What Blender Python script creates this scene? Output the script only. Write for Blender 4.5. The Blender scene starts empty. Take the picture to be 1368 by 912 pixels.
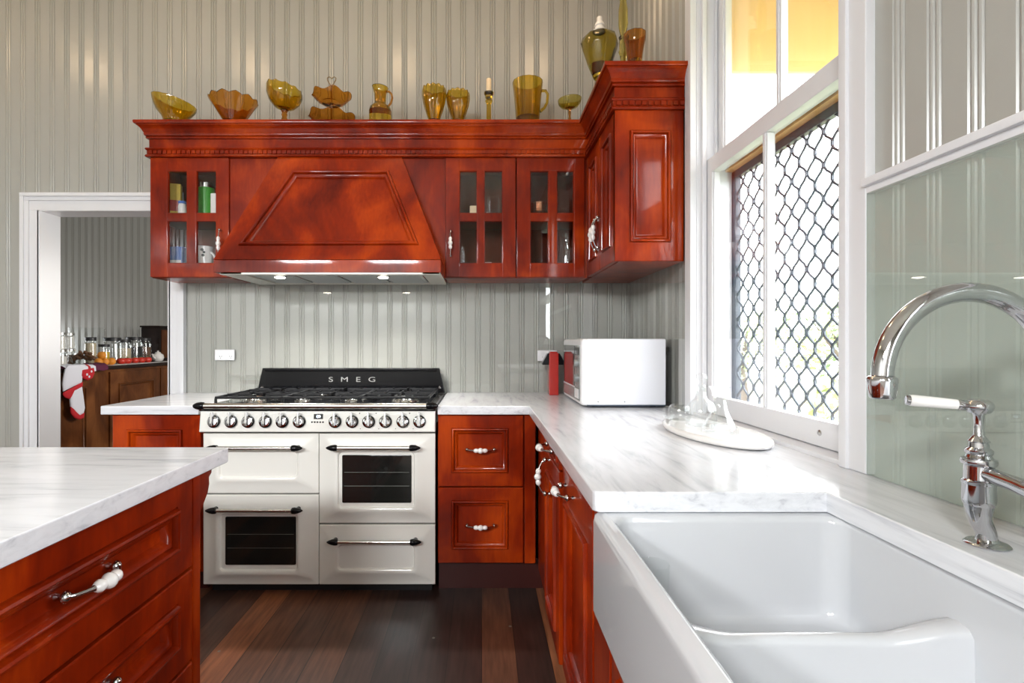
import bpy, bmesh, math, random
from mathutils import Vector, Matrix
random.seed(7)
C = bpy.context.scene.collection
PI = math.pi
ORG = {}
F, CU, CV, H = 700.0, 643.0, 457.0, 1.2       # focal length (px), vanishing point, eye height
def W(u, v, Y): return Vector(((u - CU) * Y / F, Y, H + (CV - v) * Y / F))

# ------------------------------------------------------------------ materials
def new_mat(name):
    m = bpy.data.materials.new(name); m.use_nodes = True
    nt = m.node_tree; b = nt.nodes['Principled BSDF']
    return m, nt, b
def simple(name, col, rough=.5, metal=0, coat=0, spec=.5, bump=0, bscale=60, trans=0, ior=1.5, emit=None, es=0, var=0, vscale=8):
    m, nt, b = new_mat(name)
    b.inputs['Base Color'].default_value = (*col, 1); b.inputs['Roughness'].default_value = rough
    b.inputs['Metallic'].default_value = metal; b.inputs['Coat Weight'].default_value = coat
    b.inputs['Coat Roughness'].default_value = .08
    b.inputs['Specular IOR Level'].default_value = spec; b.inputs['IOR'].default_value = ior
    b.inputs['Transmission Weight'].default_value = trans
    if emit: b.inputs['Emission Color'].default_value = (*emit, 1); b.inputs['Emission Strength'].default_value = es
    if bump or var:
        tc = nt.nodes.new('ShaderNodeTexCoord'); n = nt.nodes.new('ShaderNodeTexNoise')
        n.inputs['Scale'].default_value = vscale if var else bscale; n.inputs['Detail'].default_value = 5
        nt.links.new(tc.outputs['Object'], n.inputs['Vector'])
        if var:
            mx = nt.nodes.new('ShaderNodeMix'); mx.data_type = 'RGBA'
            mx.inputs[6].default_value = (*[c * (1 - var) for c in col], 1); mx.inputs[7].default_value = (*[min(1, c * (1 + var)) for c in col], 1)
            nt.links.new(n.outputs['Fac'], mx.inputs[0]); nt.links.new(mx.outputs[2], b.inputs['Base Color'])
        if bump:
            bp = nt.nodes.new('ShaderNodeBump'); bp.inputs['Strength'].default_value = bump; bp.inputs['Distance'].default_value = .004
            nt.links.new(n.outputs['Fac'], bp.inputs['Height']); nt.links.new(bp.outputs['Normal'], b.inputs['Normal'])
    return m
def ramp(nt, stops):
    r = nt.nodes.new('ShaderNodeValToRGB'); e = r.color_ramp.elements
    while len(e) < len(stops): e.new(.5)
    for i, (p, c) in enumerate(stops): e[i].position = p; e[i].color = (*c, 1)
    return r
def wood(name, dark, mid, light, scale=(1.0, 1.0, .75), rough=.34, coat=.42):
    m, nt, b = new_mat(name); L = nt.links
    tc = nt.nodes.new('ShaderNodeTexCoord'); mp = nt.nodes.new('ShaderNodeMapping'); mp.inputs['Scale'].default_value = scale
    L.new(tc.outputs['Object'], mp.inputs['Vector'])
    n1 = nt.nodes.new('ShaderNodeTexNoise'); n1.inputs['Scale'].default_value = 3.6; n1.inputs['Detail'].default_value = 5; n1.inputs['Distortion'].default_value = .8
    n2 = nt.nodes.new('ShaderNodeTexNoise'); n2.inputs['Scale'].default_value = 38; n2.inputs['Detail'].default_value = 4
    L.new(mp.outputs[0], n1.inputs['Vector'])
    mp2 = nt.nodes.new('ShaderNodeMapping'); mp2.inputs['Scale'].default_value = (scale[0]*2, scale[1]*2, scale[2]*.35); L.new(tc.outputs['Object'], mp2.inputs['Vector']); L.new(mp2.outputs[0], n2.inputs['Vector'])
    ma = nt.nodes.new('ShaderNodeMath'); ma.operation = 'MULTIPLY_ADD'; ma.inputs[1].default_value = .14; L.new(n2.outputs['Fac'], ma.inputs[0])
    mb_ = nt.nodes.new('ShaderNodeMath'); mb_.operation = 'MULTIPLY'; mb_.inputs[1].default_value = .86; L.new(n1.outputs['Fac'], mb_.inputs[0]); L.new(mb_.outputs[0], ma.inputs[2])
    r = ramp(nt, [(.3, dark), (.5, mid), (.7, light)]); L.new(ma.outputs[0], r.inputs[0]); L.new(r.outputs[0], b.inputs['Base Color'])
    b.inputs['Roughness'].default_value = rough; b.inputs['Specular IOR Level'].default_value = .10; b.inputs['Coat Weight'].default_value = coat; b.inputs['Coat Roughness'].default_value = .07
    return m
def marble(name, along='x'):
    m, nt, b = new_mat(name); L = nt.links
    tc = nt.nodes.new('ShaderNodeTexCoord'); mp = nt.nodes.new('ShaderNodeMapping'); mp.inputs['Scale'].default_value = (1.1, 7, 18) if along == 'x' else (9, 1.1, 18); mp.inputs['Rotation'].default_value = (0, 0, math.radians(6))
    L.new(tc.outputs['Object'], mp.inputs['Vector'])
    n = nt.nodes.new('ShaderNodeTexNoise'); n.inputs['Scale'].default_value = 3.2; n.inputs['Detail'].default_value = 7; n.inputs['Roughness'].default_value = .6; n.inputs['Distortion'].default_value = .5
    L.new(mp.outputs[0], n.inputs['Vector'])
    r = ramp(nt, [(.28, (.48, .49, .53)), (.42, (.67, .68, .71)), (.58, (.74, .75, .78))]); L.new(n.outputs['Fac'], r.inputs[0]); L.new(r.outputs[0], b.inputs['Base Color'])
    b.inputs['Roughness'].default_value = .16; b.inputs['Specular IOR Level'].default_value = .45
    return m
def thin_glass(name, tint=(1, 1, 1), rough=.0, refl=.96, milk=0, milkcol=(.5, .5, .5)):
    m = bpy.data.materials.new(name); m.use_nodes = True; nt = m.node_tree; nt.nodes.clear(); L = nt.links
    out = nt.nodes.new('ShaderNodeOutputMaterial'); mix = nt.nodes.new('ShaderNodeMixShader')
    t = nt.nodes.new('ShaderNodeBsdfTransparent'); t.inputs[0].default_value = (*tint, 1)
    g = nt.nodes.new('ShaderNodeBsdfGlossy'); g.inputs['Roughness'].default_value = rough; g.inputs['Color'].default_value = (refl, refl, refl, 1)
    lw = nt.nodes.new('ShaderNodeLayerWeight'); lw.inputs['Blend'].default_value = .5
    p = nt.nodes.new('ShaderNodeMath'); p.operation = 'POWER'; p.inputs[1].default_value = 5; L.new(lw.outputs['Facing'], p.inputs[0])
    q = nt.nodes.new('ShaderNodeMath'); q.operation = 'MULTIPLY_ADD'; q.inputs[1].default_value = .95; q.inputs[2].default_value = .045; L.new(p.outputs[0], q.inputs[0])
    src = t.outputs[0]
    if milk:
        d = nt.nodes.new('ShaderNodeBsdfDiffuse'); d.inputs[0].default_value = (*milkcol, 1); mm = nt.nodes.new('ShaderNodeMixShader'); mm.inputs[0].default_value = milk
        L.new(t.outputs[0], mm.inputs[1]); L.new(d.outputs[0], mm.inputs[2]); src = mm.outputs[0]
    L.new(q.outputs[0], mix.inputs[0]); L.new(src, mix.inputs[1]); L.new(g.outputs[0], mix.inputs[2]); L.new(mix.outputs[0], out.inputs[0])
    return m
def floor_mat():
    m, nt, b = new_mat('dark_floorboards'); L = nt.links
    tc = nt.nodes.new('ShaderNodeTexCoord'); sp = nt.nodes.new('ShaderNodeSeparateXYZ'); L.new(tc.outputs['Object'], sp.inputs[0])
    dv = nt.nodes.new('ShaderNodeMath'); dv.operation = 'DIVIDE'; dv.inputs[1].default_value = .131; L.new(sp.outputs[0], dv.inputs[0])
    fl = nt.nodes.new('ShaderNodeMath'); fl.operation = 'FLOOR'; L.new(dv.outputs[0], fl.inputs[0])
    wn = nt.nodes.new('ShaderNodeTexWhiteNoise'); wn.noise_dimensions = '1D'; L.new(fl.outputs[0], wn.inputs['W'])
    r = ramp(nt, [(0, (.020, .011, .010)), (.35, (.05, .026, .019)), (.65, (.12, .052, .029)), (1, (.26, .095, .040))]); L.new(wn.outputs['Value'], r.inputs[0])
    mp = nt.nodes.new('ShaderNodeMapping'); mp.inputs['Scale'].default_value = (14, 1.2, 1); L.new(tc.outputs['Object'], mp.inputs[0])
    n = nt.nodes.new('ShaderNodeTexNoise'); n.inputs['Scale'].default_value = 4; n.inputs['Detail'].default_value = 7; L.new(mp.outputs[0], n.inputs['Vector'])
    r2 = ramp(nt, [(.25, (.45, .42, .4)), (.75, (1.55, 1.5, 1.5))]); L.new(n.outputs['Fac'], r2.inputs[0])
    mx = nt.nodes.new('ShaderNodeMix'); mx.data_type = 'RGBA'; mx.blend_type = 'MULTIPLY'; mx.inputs[0].default_value = 1; L.new(r.outputs[0], mx.inputs[6]); L.new(r2.outputs[0], mx.inputs[7])
    fr = nt.nodes.new('ShaderNodeMath'); fr.operation = 'FRACT'; L.new(dv.outputs[0], fr.inputs[0])
    gp = nt.nodes.new('ShaderNodeMath'); gp.operation = 'GREATER_THAN'; gp.inputs[1].default_value = .022; L.new(fr.outputs[0], gp.inputs[0])
    mg = nt.nodes.new('ShaderNodeMix'); mg.data_type = 'RGBA'; mg.inputs[6].default_value = (.004, .003, .002, 1); L.new(gp.outputs[0], mg.inputs[0]); L.new(mx.outputs[2], mg.inputs[7])
    # pale specks of grit and paint
    vo = nt.nodes.new('ShaderNodeTexVoronoi'); vo.inputs['Scale'].default_value = 7; L.new(tc.outputs['Object'], vo.inputs['Vector'])
    ls = nt.nodes.new('ShaderNodeMath'); ls.operation = 'LESS_THAN'; ls.inputs[1].default_value = .045; L.new(vo.outputs['Distance'], ls.inputs[0])
    ms = nt.nodes.new('ShaderNodeMix'); ms.data_type = 'RGBA'; ms.inputs[7].default_value = (.18, .17, .15, 1); L.new(ls.outputs[0], ms.inputs[0]); L.new(mg.outputs[2], ms.inputs[6])
    L.new(ms.outputs[2], b.inputs['Base Color']); b.inputs['Roughness'].default_value = .38; b.inputs['Coat Weight'].default_value = .08; b.inputs['Coat Roughness'].default_value = .2
    return m
M = dict(
    wall=simple('painted_boards', (.385, .38, .348), .25, spec=.5),
    white=simple('white_trim_paint', (.72, .72, .74), .3),
    wood=wood('cherry_wood', (.080, .0035, .0006), (.225, .0155, .001), (.46, .054, .0026)),
    wood_in=wood('cabinet_inside', (.08, .012, .005), (.14, .024, .008), (.2, .04, .012), rough=.5, coat=0),
    darkwood=wood('dark_stained_wood', (.05, .016, .005), (.12, .038, .011), (.22, .08, .024), rough=.35, coat=.3),
    blackwood=wood('near_black_wood', (.008, .005, .004), (.016, .008, .006), (.03, .014, .01), rough=.35, coat=.3),
    marble=marble('white_marble'), marble_y=marble('white_marble_lengthwise', 'y'),
    floor=floor_mat(),
    ceiling=simple('ceiling_paint', (.75, .74, .70), .6),
    enamel=simple('cream_enamel', (.82, .805, .75), .16, coat=.6),
    black=simple('black_enamel', (.004, .004, .005), .10, spec=.22),
    iron=simple('cast_iron', (.007, .007, .008), .38, spec=.25, bump=.2, bscale=300),
    rubber=simple('black_gap', (.006, .006, .006), .6),
    chrome=simple('chrome', (.60, .60, .62), .06, metal=1),
    steel=simple('brushed_steel', (.62, .61, .58), .24, metal=1),
    copper=simple('copper_cap', (.80, .42, .24), .25, metal=1),
    nickel=simple('aluminium_mesh', (.55, .58, .58), .35, metal=.6),
    nickel_dark=simple('dark_shelf_wire', (.16, .16, .15), .4, metal=1),
    bronze=simple('dull_bronze', (.22, .16, .09), .35, metal=1),
    cream_metal=simple('cream_metal', (.78, .77, .70), .3),
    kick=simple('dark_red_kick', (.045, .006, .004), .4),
    porcelain=simple('white_porcelain', (.86, .84, .82), .12, coat=.5),
    sink=simple('fireclay', (.56, .57, .59), .07, coat=.4),
    oven_glass=simple('dark_oven_glass', (.010, .011, .010), .04, coat=.3),
    plastic=simple('white_plastic', (.80, .80, .82), .3),
    enamel_white=simple('white_steel_case', (.80, .81, .86), .28),
    smoked=simple('smoked_window', (.03, .033, .035), .05, coat=.5),
    silver=simple('silver_plastic', (.34, .36, .36), .25, metal=.5),
    glass=thin_glass('clear_pane'),
    splash=thin_glass('splashback_glass', (.985, .99, .988)),
    splash_g=thin_glass('green_splashback_glass', (.96, .98, .965), milk=.30, milkcol=(.60, .68, .61)),
    clear=thin_glass('clear_glassware', (.985, .992, .99)),
    amber=simple('amber_glass', (.74, .50, .045), .05, trans=1, ior=1.45),
    amber_red=simple('brown_amber_glass', (.70, .30, .035), .05, trans=1, ior=1.45),
    amber_pale=simple('olive_amber_glass', (.70, .60, .16), .05, trans=1, ior=1.45),
    wax=simple('cream_wax', (.85, .66, .42), .5),
    red=simple('red_lacquer', (.42, .015, .010), .25, coat=.4),
    ochre=simple('ochre_paint', (.82, .57, .27), .5),
    timber=wood('honey_timber', (.60, .34, .14), (.72, .44, .20), (.78, .50, .26), rough=.5, coat=0),
    navy=simple('blue_grey_metal', (.05, .065, .09), .4),
    leaf=simple('leaf_green', (.25, .33, .16), .6, var=.4, vscale=3),
    leaf_y=simple('leaf_yellow_green', (.38, .42, .18), .6, var=.4, vscale=3),
    bark=simple('bark', (.12, .09, .07), .9),
    ground=simple('dry_lawn', (.26, .28, .18), .9, var=.3, vscale=1.5),
    house=simple('pale_cladding', (.32, .29, .30), .7),
    cloth_w=simple('white_cotton', (.74, .74, .80), .9, bump=.3, bscale=200),
    cloth_r=simple('red_cotton', (.50, .012, .02), .85, bump=.3, bscale=200),
    cloth_p=simple('plum_cotton', (.10, .01, .04), .85),
    yellow=simple('yellow_card', (.62, .42, .02), .5),
    green=simple('green_tin', (.05, .34, .03), .3),
    blue=simple('blue_card', (.03, .11, .38), .5),
    paper=simple('white_paper', (.75, .74, .72), .6),
    orange=simple('orange_peel', (.72, .26, .02), .5, bump=.3, bscale=120),
    tomato=simple('tomato_red', (.55, .03, .015), .3),
    nut=simple('brown_nut', (.16, .07, .03), .6, var=.5, vscale=40),
    oats=simple('pale_oats', (.62, .52, .36), .8, var=.25, vscale=90),
    flour=simple('white_flour', (.78, .76, .72), .9),
    dim_lid=simple('dark_lid', (.02, .02, .022), .4),
    lamp=simple('lit_lens', (1, .95, .85), .4, emit=(1, .93, .8), es=14),
    display=simple('dark_display', (.004, .005, .006), .08),
    digits=simple('lit_digits', (.8, .9, 1), .4, emit=(.75, .85, 1), es=1.3),
)

# ------------------------------------------------------------------ mesh builder
class MB:
    def __init__(s): s.v = []; s.f = []; s.m = []
    def add(s, verts, faces, mat=0):
        o = len(s.v); s.v += [Vector(p) for p in verts]
        for f in faces: s.f.append([i + o for i in f]); s.m.append(mat)
    def add_bm(s, bm, mat=0):
        bm.verts.index_update()
        s.add([v.co.copy() for v in bm.verts], [[v.index for v in f.verts] for f in bm.faces], mat); bm.free()
    def box(s, x0, x1, y0, y1, z0, z1, b=0, mat=0, seg=2, mtx=None):
        bm = bmesh.new(); bmesh.ops.create_cube(bm, size=1)
        for v in bm.verts: v.co = Vector(((x0+x1)/2 + v.co.x*abs(x1-x0), (y0+y1)/2 + v.co.y*abs(y1-y0), (z0+z1)/2 + v.co.z*abs(z1-z0)))
        if b > 0: bmesh.ops.bevel(bm, geom=bm.edges[:], offset=b, segments=seg, affect='EDGES', profile=.5)
        if mtx: bm.transform(mtx)
        s.add_bm(bm, mat); return s
    def loft(s, loops, mat=0, cap0=False, cap1=False, closed=True):
        n = len(loops[0]); o = len(s.v)
        for l in loops: s.v += [Vector(p) for p in l]
        for i in range(len(loops) - 1):
            for j in range(n if closed else n - 1):
                k = (j + 1) % n
                s.f.append([o+i*n+j, o+i*n+k, o+(i+1)*n+k, o+(i+1)*n+j]); s.m.append(mat)
        if cap0: s.f.append([o + j for j in range(n)][::-1]); s.m.append(mat)
        if cap1: s.f.append([o + (len(loops)-1)*n + j for j in range(n)]); s.m.append(mat)
        return s
    def lathe(s, prof, n=24, mtx=None, mat=0, fn=None, cap0=True, cap1=True):
        loops = []
        for (r, z) in prof:
            L = []
            for j in range(n):
                a = 2*PI*j/n; rr, zz = (r, z) if fn is None else fn(r, z, a)
                p = Vector((max(rr, 1e-5)*math.cos(a), max(rr, 1e-5)*math.sin(a), zz)); L.append(mtx @ p if mtx else p)
            loops.append(L)
        return s.loft(loops, mat, cap0, cap1)
    def tube(s, pts, r, n=10, mat=0, cap=True):
        pts = [Vector(p) for p in pts]; N = len(pts)
        rs = r if isinstance(r, (list, tuple)) else [r]*N
        T = [(pts[min(i+1, N-1)] - pts[max(i-1, 0)]).normalized() for i in range(N)]
        up = Vector((0, 0, 1)) if abs(T[0].z) < .9 else Vector((1, 0, 0))
        a = T[0].cross(up).normalized(); loops = []
        for i in range(N):
            a = (a - T[i]*a.dot(T[i])).normalized(); b = T[i].cross(a)
            loops.append([pts[i] + (a*math.cos(2*PI*j/n) + b*math.sin(2*PI*j/n))*rs[i] for j in range(n)])
        return s.loft(loops, mat, cap, cap)
    def prism(s, poly, fn, d0, d1, mat=0):
        a = [fn(u, v, d0) for u, v in poly]; b = [fn(u, v, d1) for u, v in poly]
        return s.loft([a, b], mat, True, True)
    def build(s, name, mats, parent=None, origin=None, angle=35, recalc=True):
        me = bpy.data.meshes.new(name)
        org = Vector(origin) if origin is not None else (ORG[parent.name] if parent is not None else Vector((0, 0, 0)))
        me.from_pydata([tuple(p - org) for p in s.v], [], s.f)
        mats = mats if isinstance(mats, (list, tuple)) else [mats]
        for m in mats: me.materials.append(m)
        me.polygons.foreach_set('material_index', s.m)
        bm = bmesh.new(); bm.from_mesh(me)
        bmesh.ops.remove_doubles(bm, verts=bm.verts[:], dist=1e-6)
        if recalc: bmesh.ops.recalc_face_normals(bm, faces=bm.faces[:])
        bm.to_mesh(me); bm.free()
        me.polygons.foreach_set('use_smooth', [True]*len(me.polygons))
        me.set_sharp_from_angle(angle=math.radians(angle)); me.update()
        o = bpy.data.objects.new(name, me); C.objects.link(o)
        if recalc: wn = o.modifiers.new('even_normals', 'WEIGHTED_NORMAL'); wn.keep_sharp = True
        ORG[o.name] = org
        if parent is not None: o.parent = parent
        else: o.location = org
        return o
def tag(o, label, cat, group=None):
    o['label'] = label; o['category'] = cat
    if group: o['group'] = group
    return o
def thing(name, label, cat, loc, group=None):
    o = bpy.data.objects.new(name, None); C.objects.link(o); o.location = loc; ORG[o.name] = Vector(loc); o.empty_display_size = .05
    return tag(o, label, cat, group)
def struct(o): o['kind'] = 'structure'; return o
def rrect(x0, x1, y0, y1, r, k=5):
    if r <= 0: return [(x0, y0), (x1, y0), (x1, y1), (x0, y1)]
    out = []
    for cx, cy, a in ((x1-r, y0+r, -PI/2), (x1-r, y1-r, 0), (x0+r, y1-r, PI/2), (x0+r, y0+r, PI)):
        for i in range(k+1): t = a + PI/2*i/k; out.append((cx + r*math.cos(t), cy + r*math.sin(t)))
    return out
class Frame:                                    # local (u, v, depth) axes of a front
    def __init__(s, O, U, V, N): s.O, s.U, s.V, s.N = Vector(O), Vector(U), Vector(V), Vector(N)
    def __call__(s, u, v, d=0): return s.O + s.U*u + s.V*v + s.N*d
    def box(s, mb, u0, u1, v0, v1, d0, d1, b=0, mat=0):
        bm = bmesh.new(); bmesh.ops.create_cube(bm, size=1)
        for v in bm.verts: v.co = Vector(((u0+u1)/2 + v.co.x*(u1-u0), (v0+v1)/2 + v.co.y*(v1-v0), (d0+d1)/2 + v.co.z*(d1-d0)))
        if b: bmesh.ops.bevel(bm, geom=bm.edges[:], offset=b, segments=2, affect='EDGES', profile=.5)
        for v in bm.verts: v.co = s(*v.co)
        mb.add_bm(bm, mat)
    def mtx(s, u, v, d=0):                      # matrix whose local z is the outward normal
        return Matrix.Translation(s(u, v, d)) @ Matrix((s.U, s.V, s.N)).transposed().to_4x4()
def back_front(x0, y, z0): return Frame((x0, y, z0), (1, 0, 0), (0, 0, 1), (0, -1, 0))
def right_front(x, y1, z0): return Frame((x, y1, z0), (0, -1, 0), (0, 0, 1), (-1, 0, 0))
def island_front(x, y0, z0): return Frame((x, y0, z0), (0, 1, 0), (0, 0, 1), (1, 0, 0))
def rect_rings(mb, fr, rects, mat=0, cap=True, capmat=None, k=5):
    loops = []
    for r in rects:
        rad = r[5] if len(r) > 5 else 0
        loops.append([fr(u, v, r[4]) for u, v in (rrect(*r[:4], rad, k) if any(len(q) > 5 for q in rects) else rrect(*r[:4], 0))])
    mb.loft(loops, mat)
    if cap: mb.add(loops[-1], [list(range(len(loops[-1])))], mat if capmat is None else capmat)
MOULD = [(0, 0), (.001, -.003), (.0025, -.003), (.003, .004), (.005, .009), (.009, .0105), (.013, .008), (.015, .003), (.0155, -.004), (.018, -.0045), (.0185, -.001), (.024, -.003), (.029, -.009), (.033, -.0155), (.040, -.017)]
def panel_rects(w, h, pl, pr, pb, pt, thick=.02, sc=1.0):
    """slab with a moulded recessed panel; pl.. = panel outline offsets from each edge"""
    rs = [(0, w, 0, h, -thick), (0, w, 0, h, -.003), (.003, w-.003, .003, h-.003, 0)]
    for i, d in MOULD: i *= sc; d *= sc; rs.append((pl+i, w-pr-i, pb+i, h-pt-i, d))
    return rs
def inset_poly(poly, d):
    n = len(poly); out = []
    area = sum(poly[i][0]*poly[(i+1) % n][1] - poly[(i+1) % n][0]*poly[i][1] for i in range(n)); sg = 1 if area > 0 else -1
    ed = []
    for i in range(n):
        a, b = Vector(poly[i]), Vector(poly[(i+1) % n]); t = (b-a).normalized(); nrm = Vector((-t.y, t.x))*sg; ed.append((a + nrm*d, t))
    for i in range(n):
        (p, t), (q, s) = ed[i-1], ed[i]; den = t.x*s.y - t.y*s.x; k = ((q.x-p.x)*s.y - (q.y-p.y)*s.x)/den; out.append((p.x + t.x*k, p.y + t.y*k))
    return out
def axis_mtx(p, d):
    d = Vector(d).normalized(); return Matrix.Translation(Vector(p)) @ d.to_track_quat('Z', 'Y').to_matrix().to_4x4()
def bow_handle(parent, A, B, N, out=.034, s=1.0):
    """chrome bow handle with a turned white porcelain grip between two mounts"""
    A, B, N = Vector(A), Vector(B), Vector(N).normalized(); D = B - A; L = D.length; m = MB()
    for P in (A, B):
        m.lathe([(.0065*s, -.002), (.0060*s, .002), (.0050*s, .005), (.0052*s, .010), (.0092*s, .015), (.0100*s, .019), (.006*s, .025), (.001, .027)], 14, axis_mtx(P, N), 0)
    def pt(t):
        return A + D*t + N*(.018 + (out - .018)*math.sin(PI*min(max(t, 0), 1))**.6)
    m.tube([pt(t) for t in (.0, .05, .1, .16, .22, .28)], [.004*s, .0036*s, .0034*s, .0036*s, .0042*s, .006*s], 10, 0)
    m.tube([pt(1-t) for t in (.0, .05, .1, .16, .22, .28)], [.004*s, .0036*s, .0034*s, .0036*s, .0042*s, .006*s], 10, 0)
    ts = [.26, .29, .33, .37, .41, .44, .47, .5, .53, .56, .59, .63, .67, .71, .74]
    rs = [.005, .0072, .0085, .0078, .0062, .0085, .0102, .0108, .0102, .0085, .0062, .0078, .0085, .0072, .005]
    m.tube([pt(t) for t in ts], [r*s*1.28 for r in rs], 14, 1)
    return m.build('handle', [M['chrome'], M['porcelain']], parent, angle=50)
def text_mesh(body, size, fr, spacing=1.0, sx=1.0, depth=.001):
    cu = bpy.data.curves.new('lettering', 'FONT'); cu.body = body; cu.size = size; cu.space_character = spacing; cu.align_x = 'CENTER'; cu.align_y = 'CENTER'; cu.extrude = depth
    o = bpy.data.objects.new('lettering', cu); C.objects.link(o); dg = bpy.context.evaluated_depsgraph_get(); dg.update()
    me = o.evaluated_get(dg).to_mesh(); mb = MB()
    mb.add([fr(v.co.x*sx, v.co.y, v.co.z) for v in me.vertices], [list(p.vertices) for p in me.polygons])
    o.evaluated_get(dg).to_mesh_clear(); bpy.data.objects.remove(o); bpy.data.curves.remove(cu)
    return mb
# ================================================================== THE ROOM
YB, XR, XL, YF, ZC = 3.13, .892, -3.7, -3.0, 3.35      # back wall, right wall, left wall, wall behind the viewer, ceiling
DX0, DX1, DZ = -2.63, -1.86, 1.985                      # doorway
WY0, WY1, WZ0, WZ1 = 1.265, 2.165, .9, 2.95             # window opening in the right wall
VY0, VY1, VZ0, VZ1 = -1.85, -.40, .98, 2.8               # added unseen window behind the viewer, brightens the island
PITCH = .0877
def boards(mb, a0, a1, z0, z1, fn):
    """beaded tongue-and-groove boards from a0 to a1: three fine grooves per board"""
    pts = [a0]; prof = [(.050, 0), (.0535, -.0045), (.057, 0), (.0605, .0012), (.064, 0), (.0675, -.0045), (.071, 0), (.0745, .0012), (.078, 0), (.0815, -.0045), (.085, 0)]
    out = [(a0, 0)]; k = math.floor(a0/PITCH)
    while k*PITCH < a1:
        for u, d in prof:
            a = k*PITCH + u
            if a0 < a < a1: out.append((a, d))
        k += 1
    out.append((a1, 0))
    lo = [fn(a, z0, d) for a, d in out]; hi = [fn(a, z1, d) for a, d in out]
    mb.loft([lo, hi], 0, closed=False)
def wall_back():
    mb = MB(); fn = lambda a, z, d: (a, YB - d, z)
    for x0, x1, z0, z1 in ((XL, DX0, 0, ZC), (DX0, DX1, DZ, ZC), (DX1, XR, 0, ZC)):
        boards(mb, x0, x1, z0, z1, fn); mb.box(x0, x1, YB + .006, YB + .13, z0, z1)
    return struct(mb.build('wall_back', M['wall'], recalc=False, angle=20))
def wall_right():
    mb = MB(); fn = lambda a, z, d: (XR - d, a, z)
    for y0, y1, z0, z1 in ((YF, VY0, 0, ZC), (VY0, VY1, 0, VZ0), (VY0, VY1, VZ1, ZC), (VY1, WY0, 0, ZC), (WY0, WY1, 0, WZ0), (WY0, WY1, WZ1, ZC), (WY1, YB, 0, ZC)):
        boards(mb, y0, y1, z0, z1, fn); mb.box(XR + .006, XR + .1, y0, y1, z0, z1)
    return struct(mb.build('wall_right', M['wall'], recalc=False, angle=20))
def wall_left():
    mb = MB(); boards(mb, YF, YB, 0, ZC, lambda a, z, d: (XL + d, a, z)); mb.box(XL - .1, XL - .006, YF, YB, 0, ZC)
    return struct(mb.build('wall_left', M['wall'], recalc=False, angle=20))
def wall_front():
    mb = MB(); fn = lambda a, z, d: (a, YF + d, z)
    for x0, x1, z0, z1 in ((XL, XR, 0, ZC),):
        boards(mb, x0, x1, z0, z1, fn); mb.box(x0, x1, YF - .12, YF - .006, z0, z1)
    return struct(mb.build('wall_front', M['wall'], recalc=False, angle=20))
wall_back(); wall_right(); wall_left(); wall_front()
m = MB(); m.box(XL - .1, XR + .1, YF - .12, YB + .13, -.08, 0); struct(m.build('floor', M['floor']))
m = MB(); m.box(XL - .1, XR + .1, YF - .12, YB + .13, ZC, ZC + .1); struct(m.build('ceiling', M['ceiling']))
# room beyond the doorway
m = MB(); PY = 7.0
boards(m, -7.2, -.9, 0, 3.0, lambda a, z, d: (a, PY - d, z)); m.box(-7.2, -.9, PY + .006, PY + .1, 0, 3.0)
m.box(-7.3, -7.2, YB + .13, PY + .1, 0, 3.0); m.box(-.9, -.8, YB + .13, PY + .1, 0, 3.0)
m.box(-7.3, XL - .1, YB + .05, YB + .13, 0, 3.0)
struct(m.build('wall_beyond', M['wall'], recalc=False, angle=20))
m = MB(); m.box(-7.3, -.8, YB + .13, PY + .1, -.08, 0); struct(m.build('floor_beyond', M['floor']))
m = MB(); m.box(-7.3, -.8, YB + .05, PY + .1, 3.0, 3.1); struct(m.build('ceiling_beyond', M['ceiling']))
# doorway casing and jambs
m = MB(); yo = YB
def casing_v(x_in, x_out):
    s = 1 if x_out > x_in else -1
    for a, b, d in ((0, .062, .016), (.055, .083, .026), (.078, .100, .036)):
        x0, x1 = sorted((x_in + s*a, x_in + s*b)); m.box(x0, x1, yo - d, yo, 0, DZ + a + .002, .0025)
casing_v(DX0, DX0 - .1); casing_v(DX1, DX1 + .1)
for a, b, d in ((0, .062, .016), (.055, .083, .026), (.078, .100, .036)):
    m.box(DX0 - b, DX1 + b, yo - d - .0012, yo, DZ + a, DZ + b, .0025)
m.box(DX0 - .01, DX0 + .004, YB - .016, YB + .14, 0, DZ + .004); m.box(DX1 - .004, DX1 + .01, YB - .016, YB + .14, 0, DZ + .004); m.box(DX0, DX1, YB - .016, YB + .14, DZ - .004, DZ + .01)
struct(m.build('trim_1', M['white']))
# ledge capping the glass on the right wall
m = MB(); m.box(XR - .030, XR, -.30, 1.192, 1.552, 1.570, .003); m.box(XR - .020, XR, -.30, 1.192, 1.536, 1.553, .002); struct(m.build('trim_2', M['white']))

# ------------------------------------------------------------------ window
win = bpy.data.objects.new('window_1', None); C.objects.link(win); win.location = (.95, 1.72, .9); ORG['window_1'] = Vector(win.location); win['kind'] = 'structure'
m = MB(); xw = XR
for y0, y1 in ((WY0 - .078, WY0), (WY1, WY1 + .078)):          # stepped casing each side
    s0, s1 = (y0, y1)
    m.box(xw - .022, xw + .004, y0, y1, .9, WZ1 - .001, .004)
    inner = (y1 - .024, y1 + .003) if y1 <= WY0 + .001 else (y0 - .003, y0 + .024)
    m.box(xw - .030, xw, inner[0], inner[1], .9, WZ1 - .003, .004)
m.box(xw - .022, xw + .004, WY0 - .078, WY1 + .078, WZ1, WZ1 + .078, .004)
m.build('casing', M['white'], win)
m = MB()
m.box(xw - .004, xw + .14, WY0 - .02, WY0 + .005, .9, WZ1); m.box(xw - .004, xw + .14, WY1 - .006, WY1 + .02, .9, WZ1); m.box(xw - .004, xw + .14, WY0 - .02, WY1 + .02, WZ1 - .006, WZ1 + .02)
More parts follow.
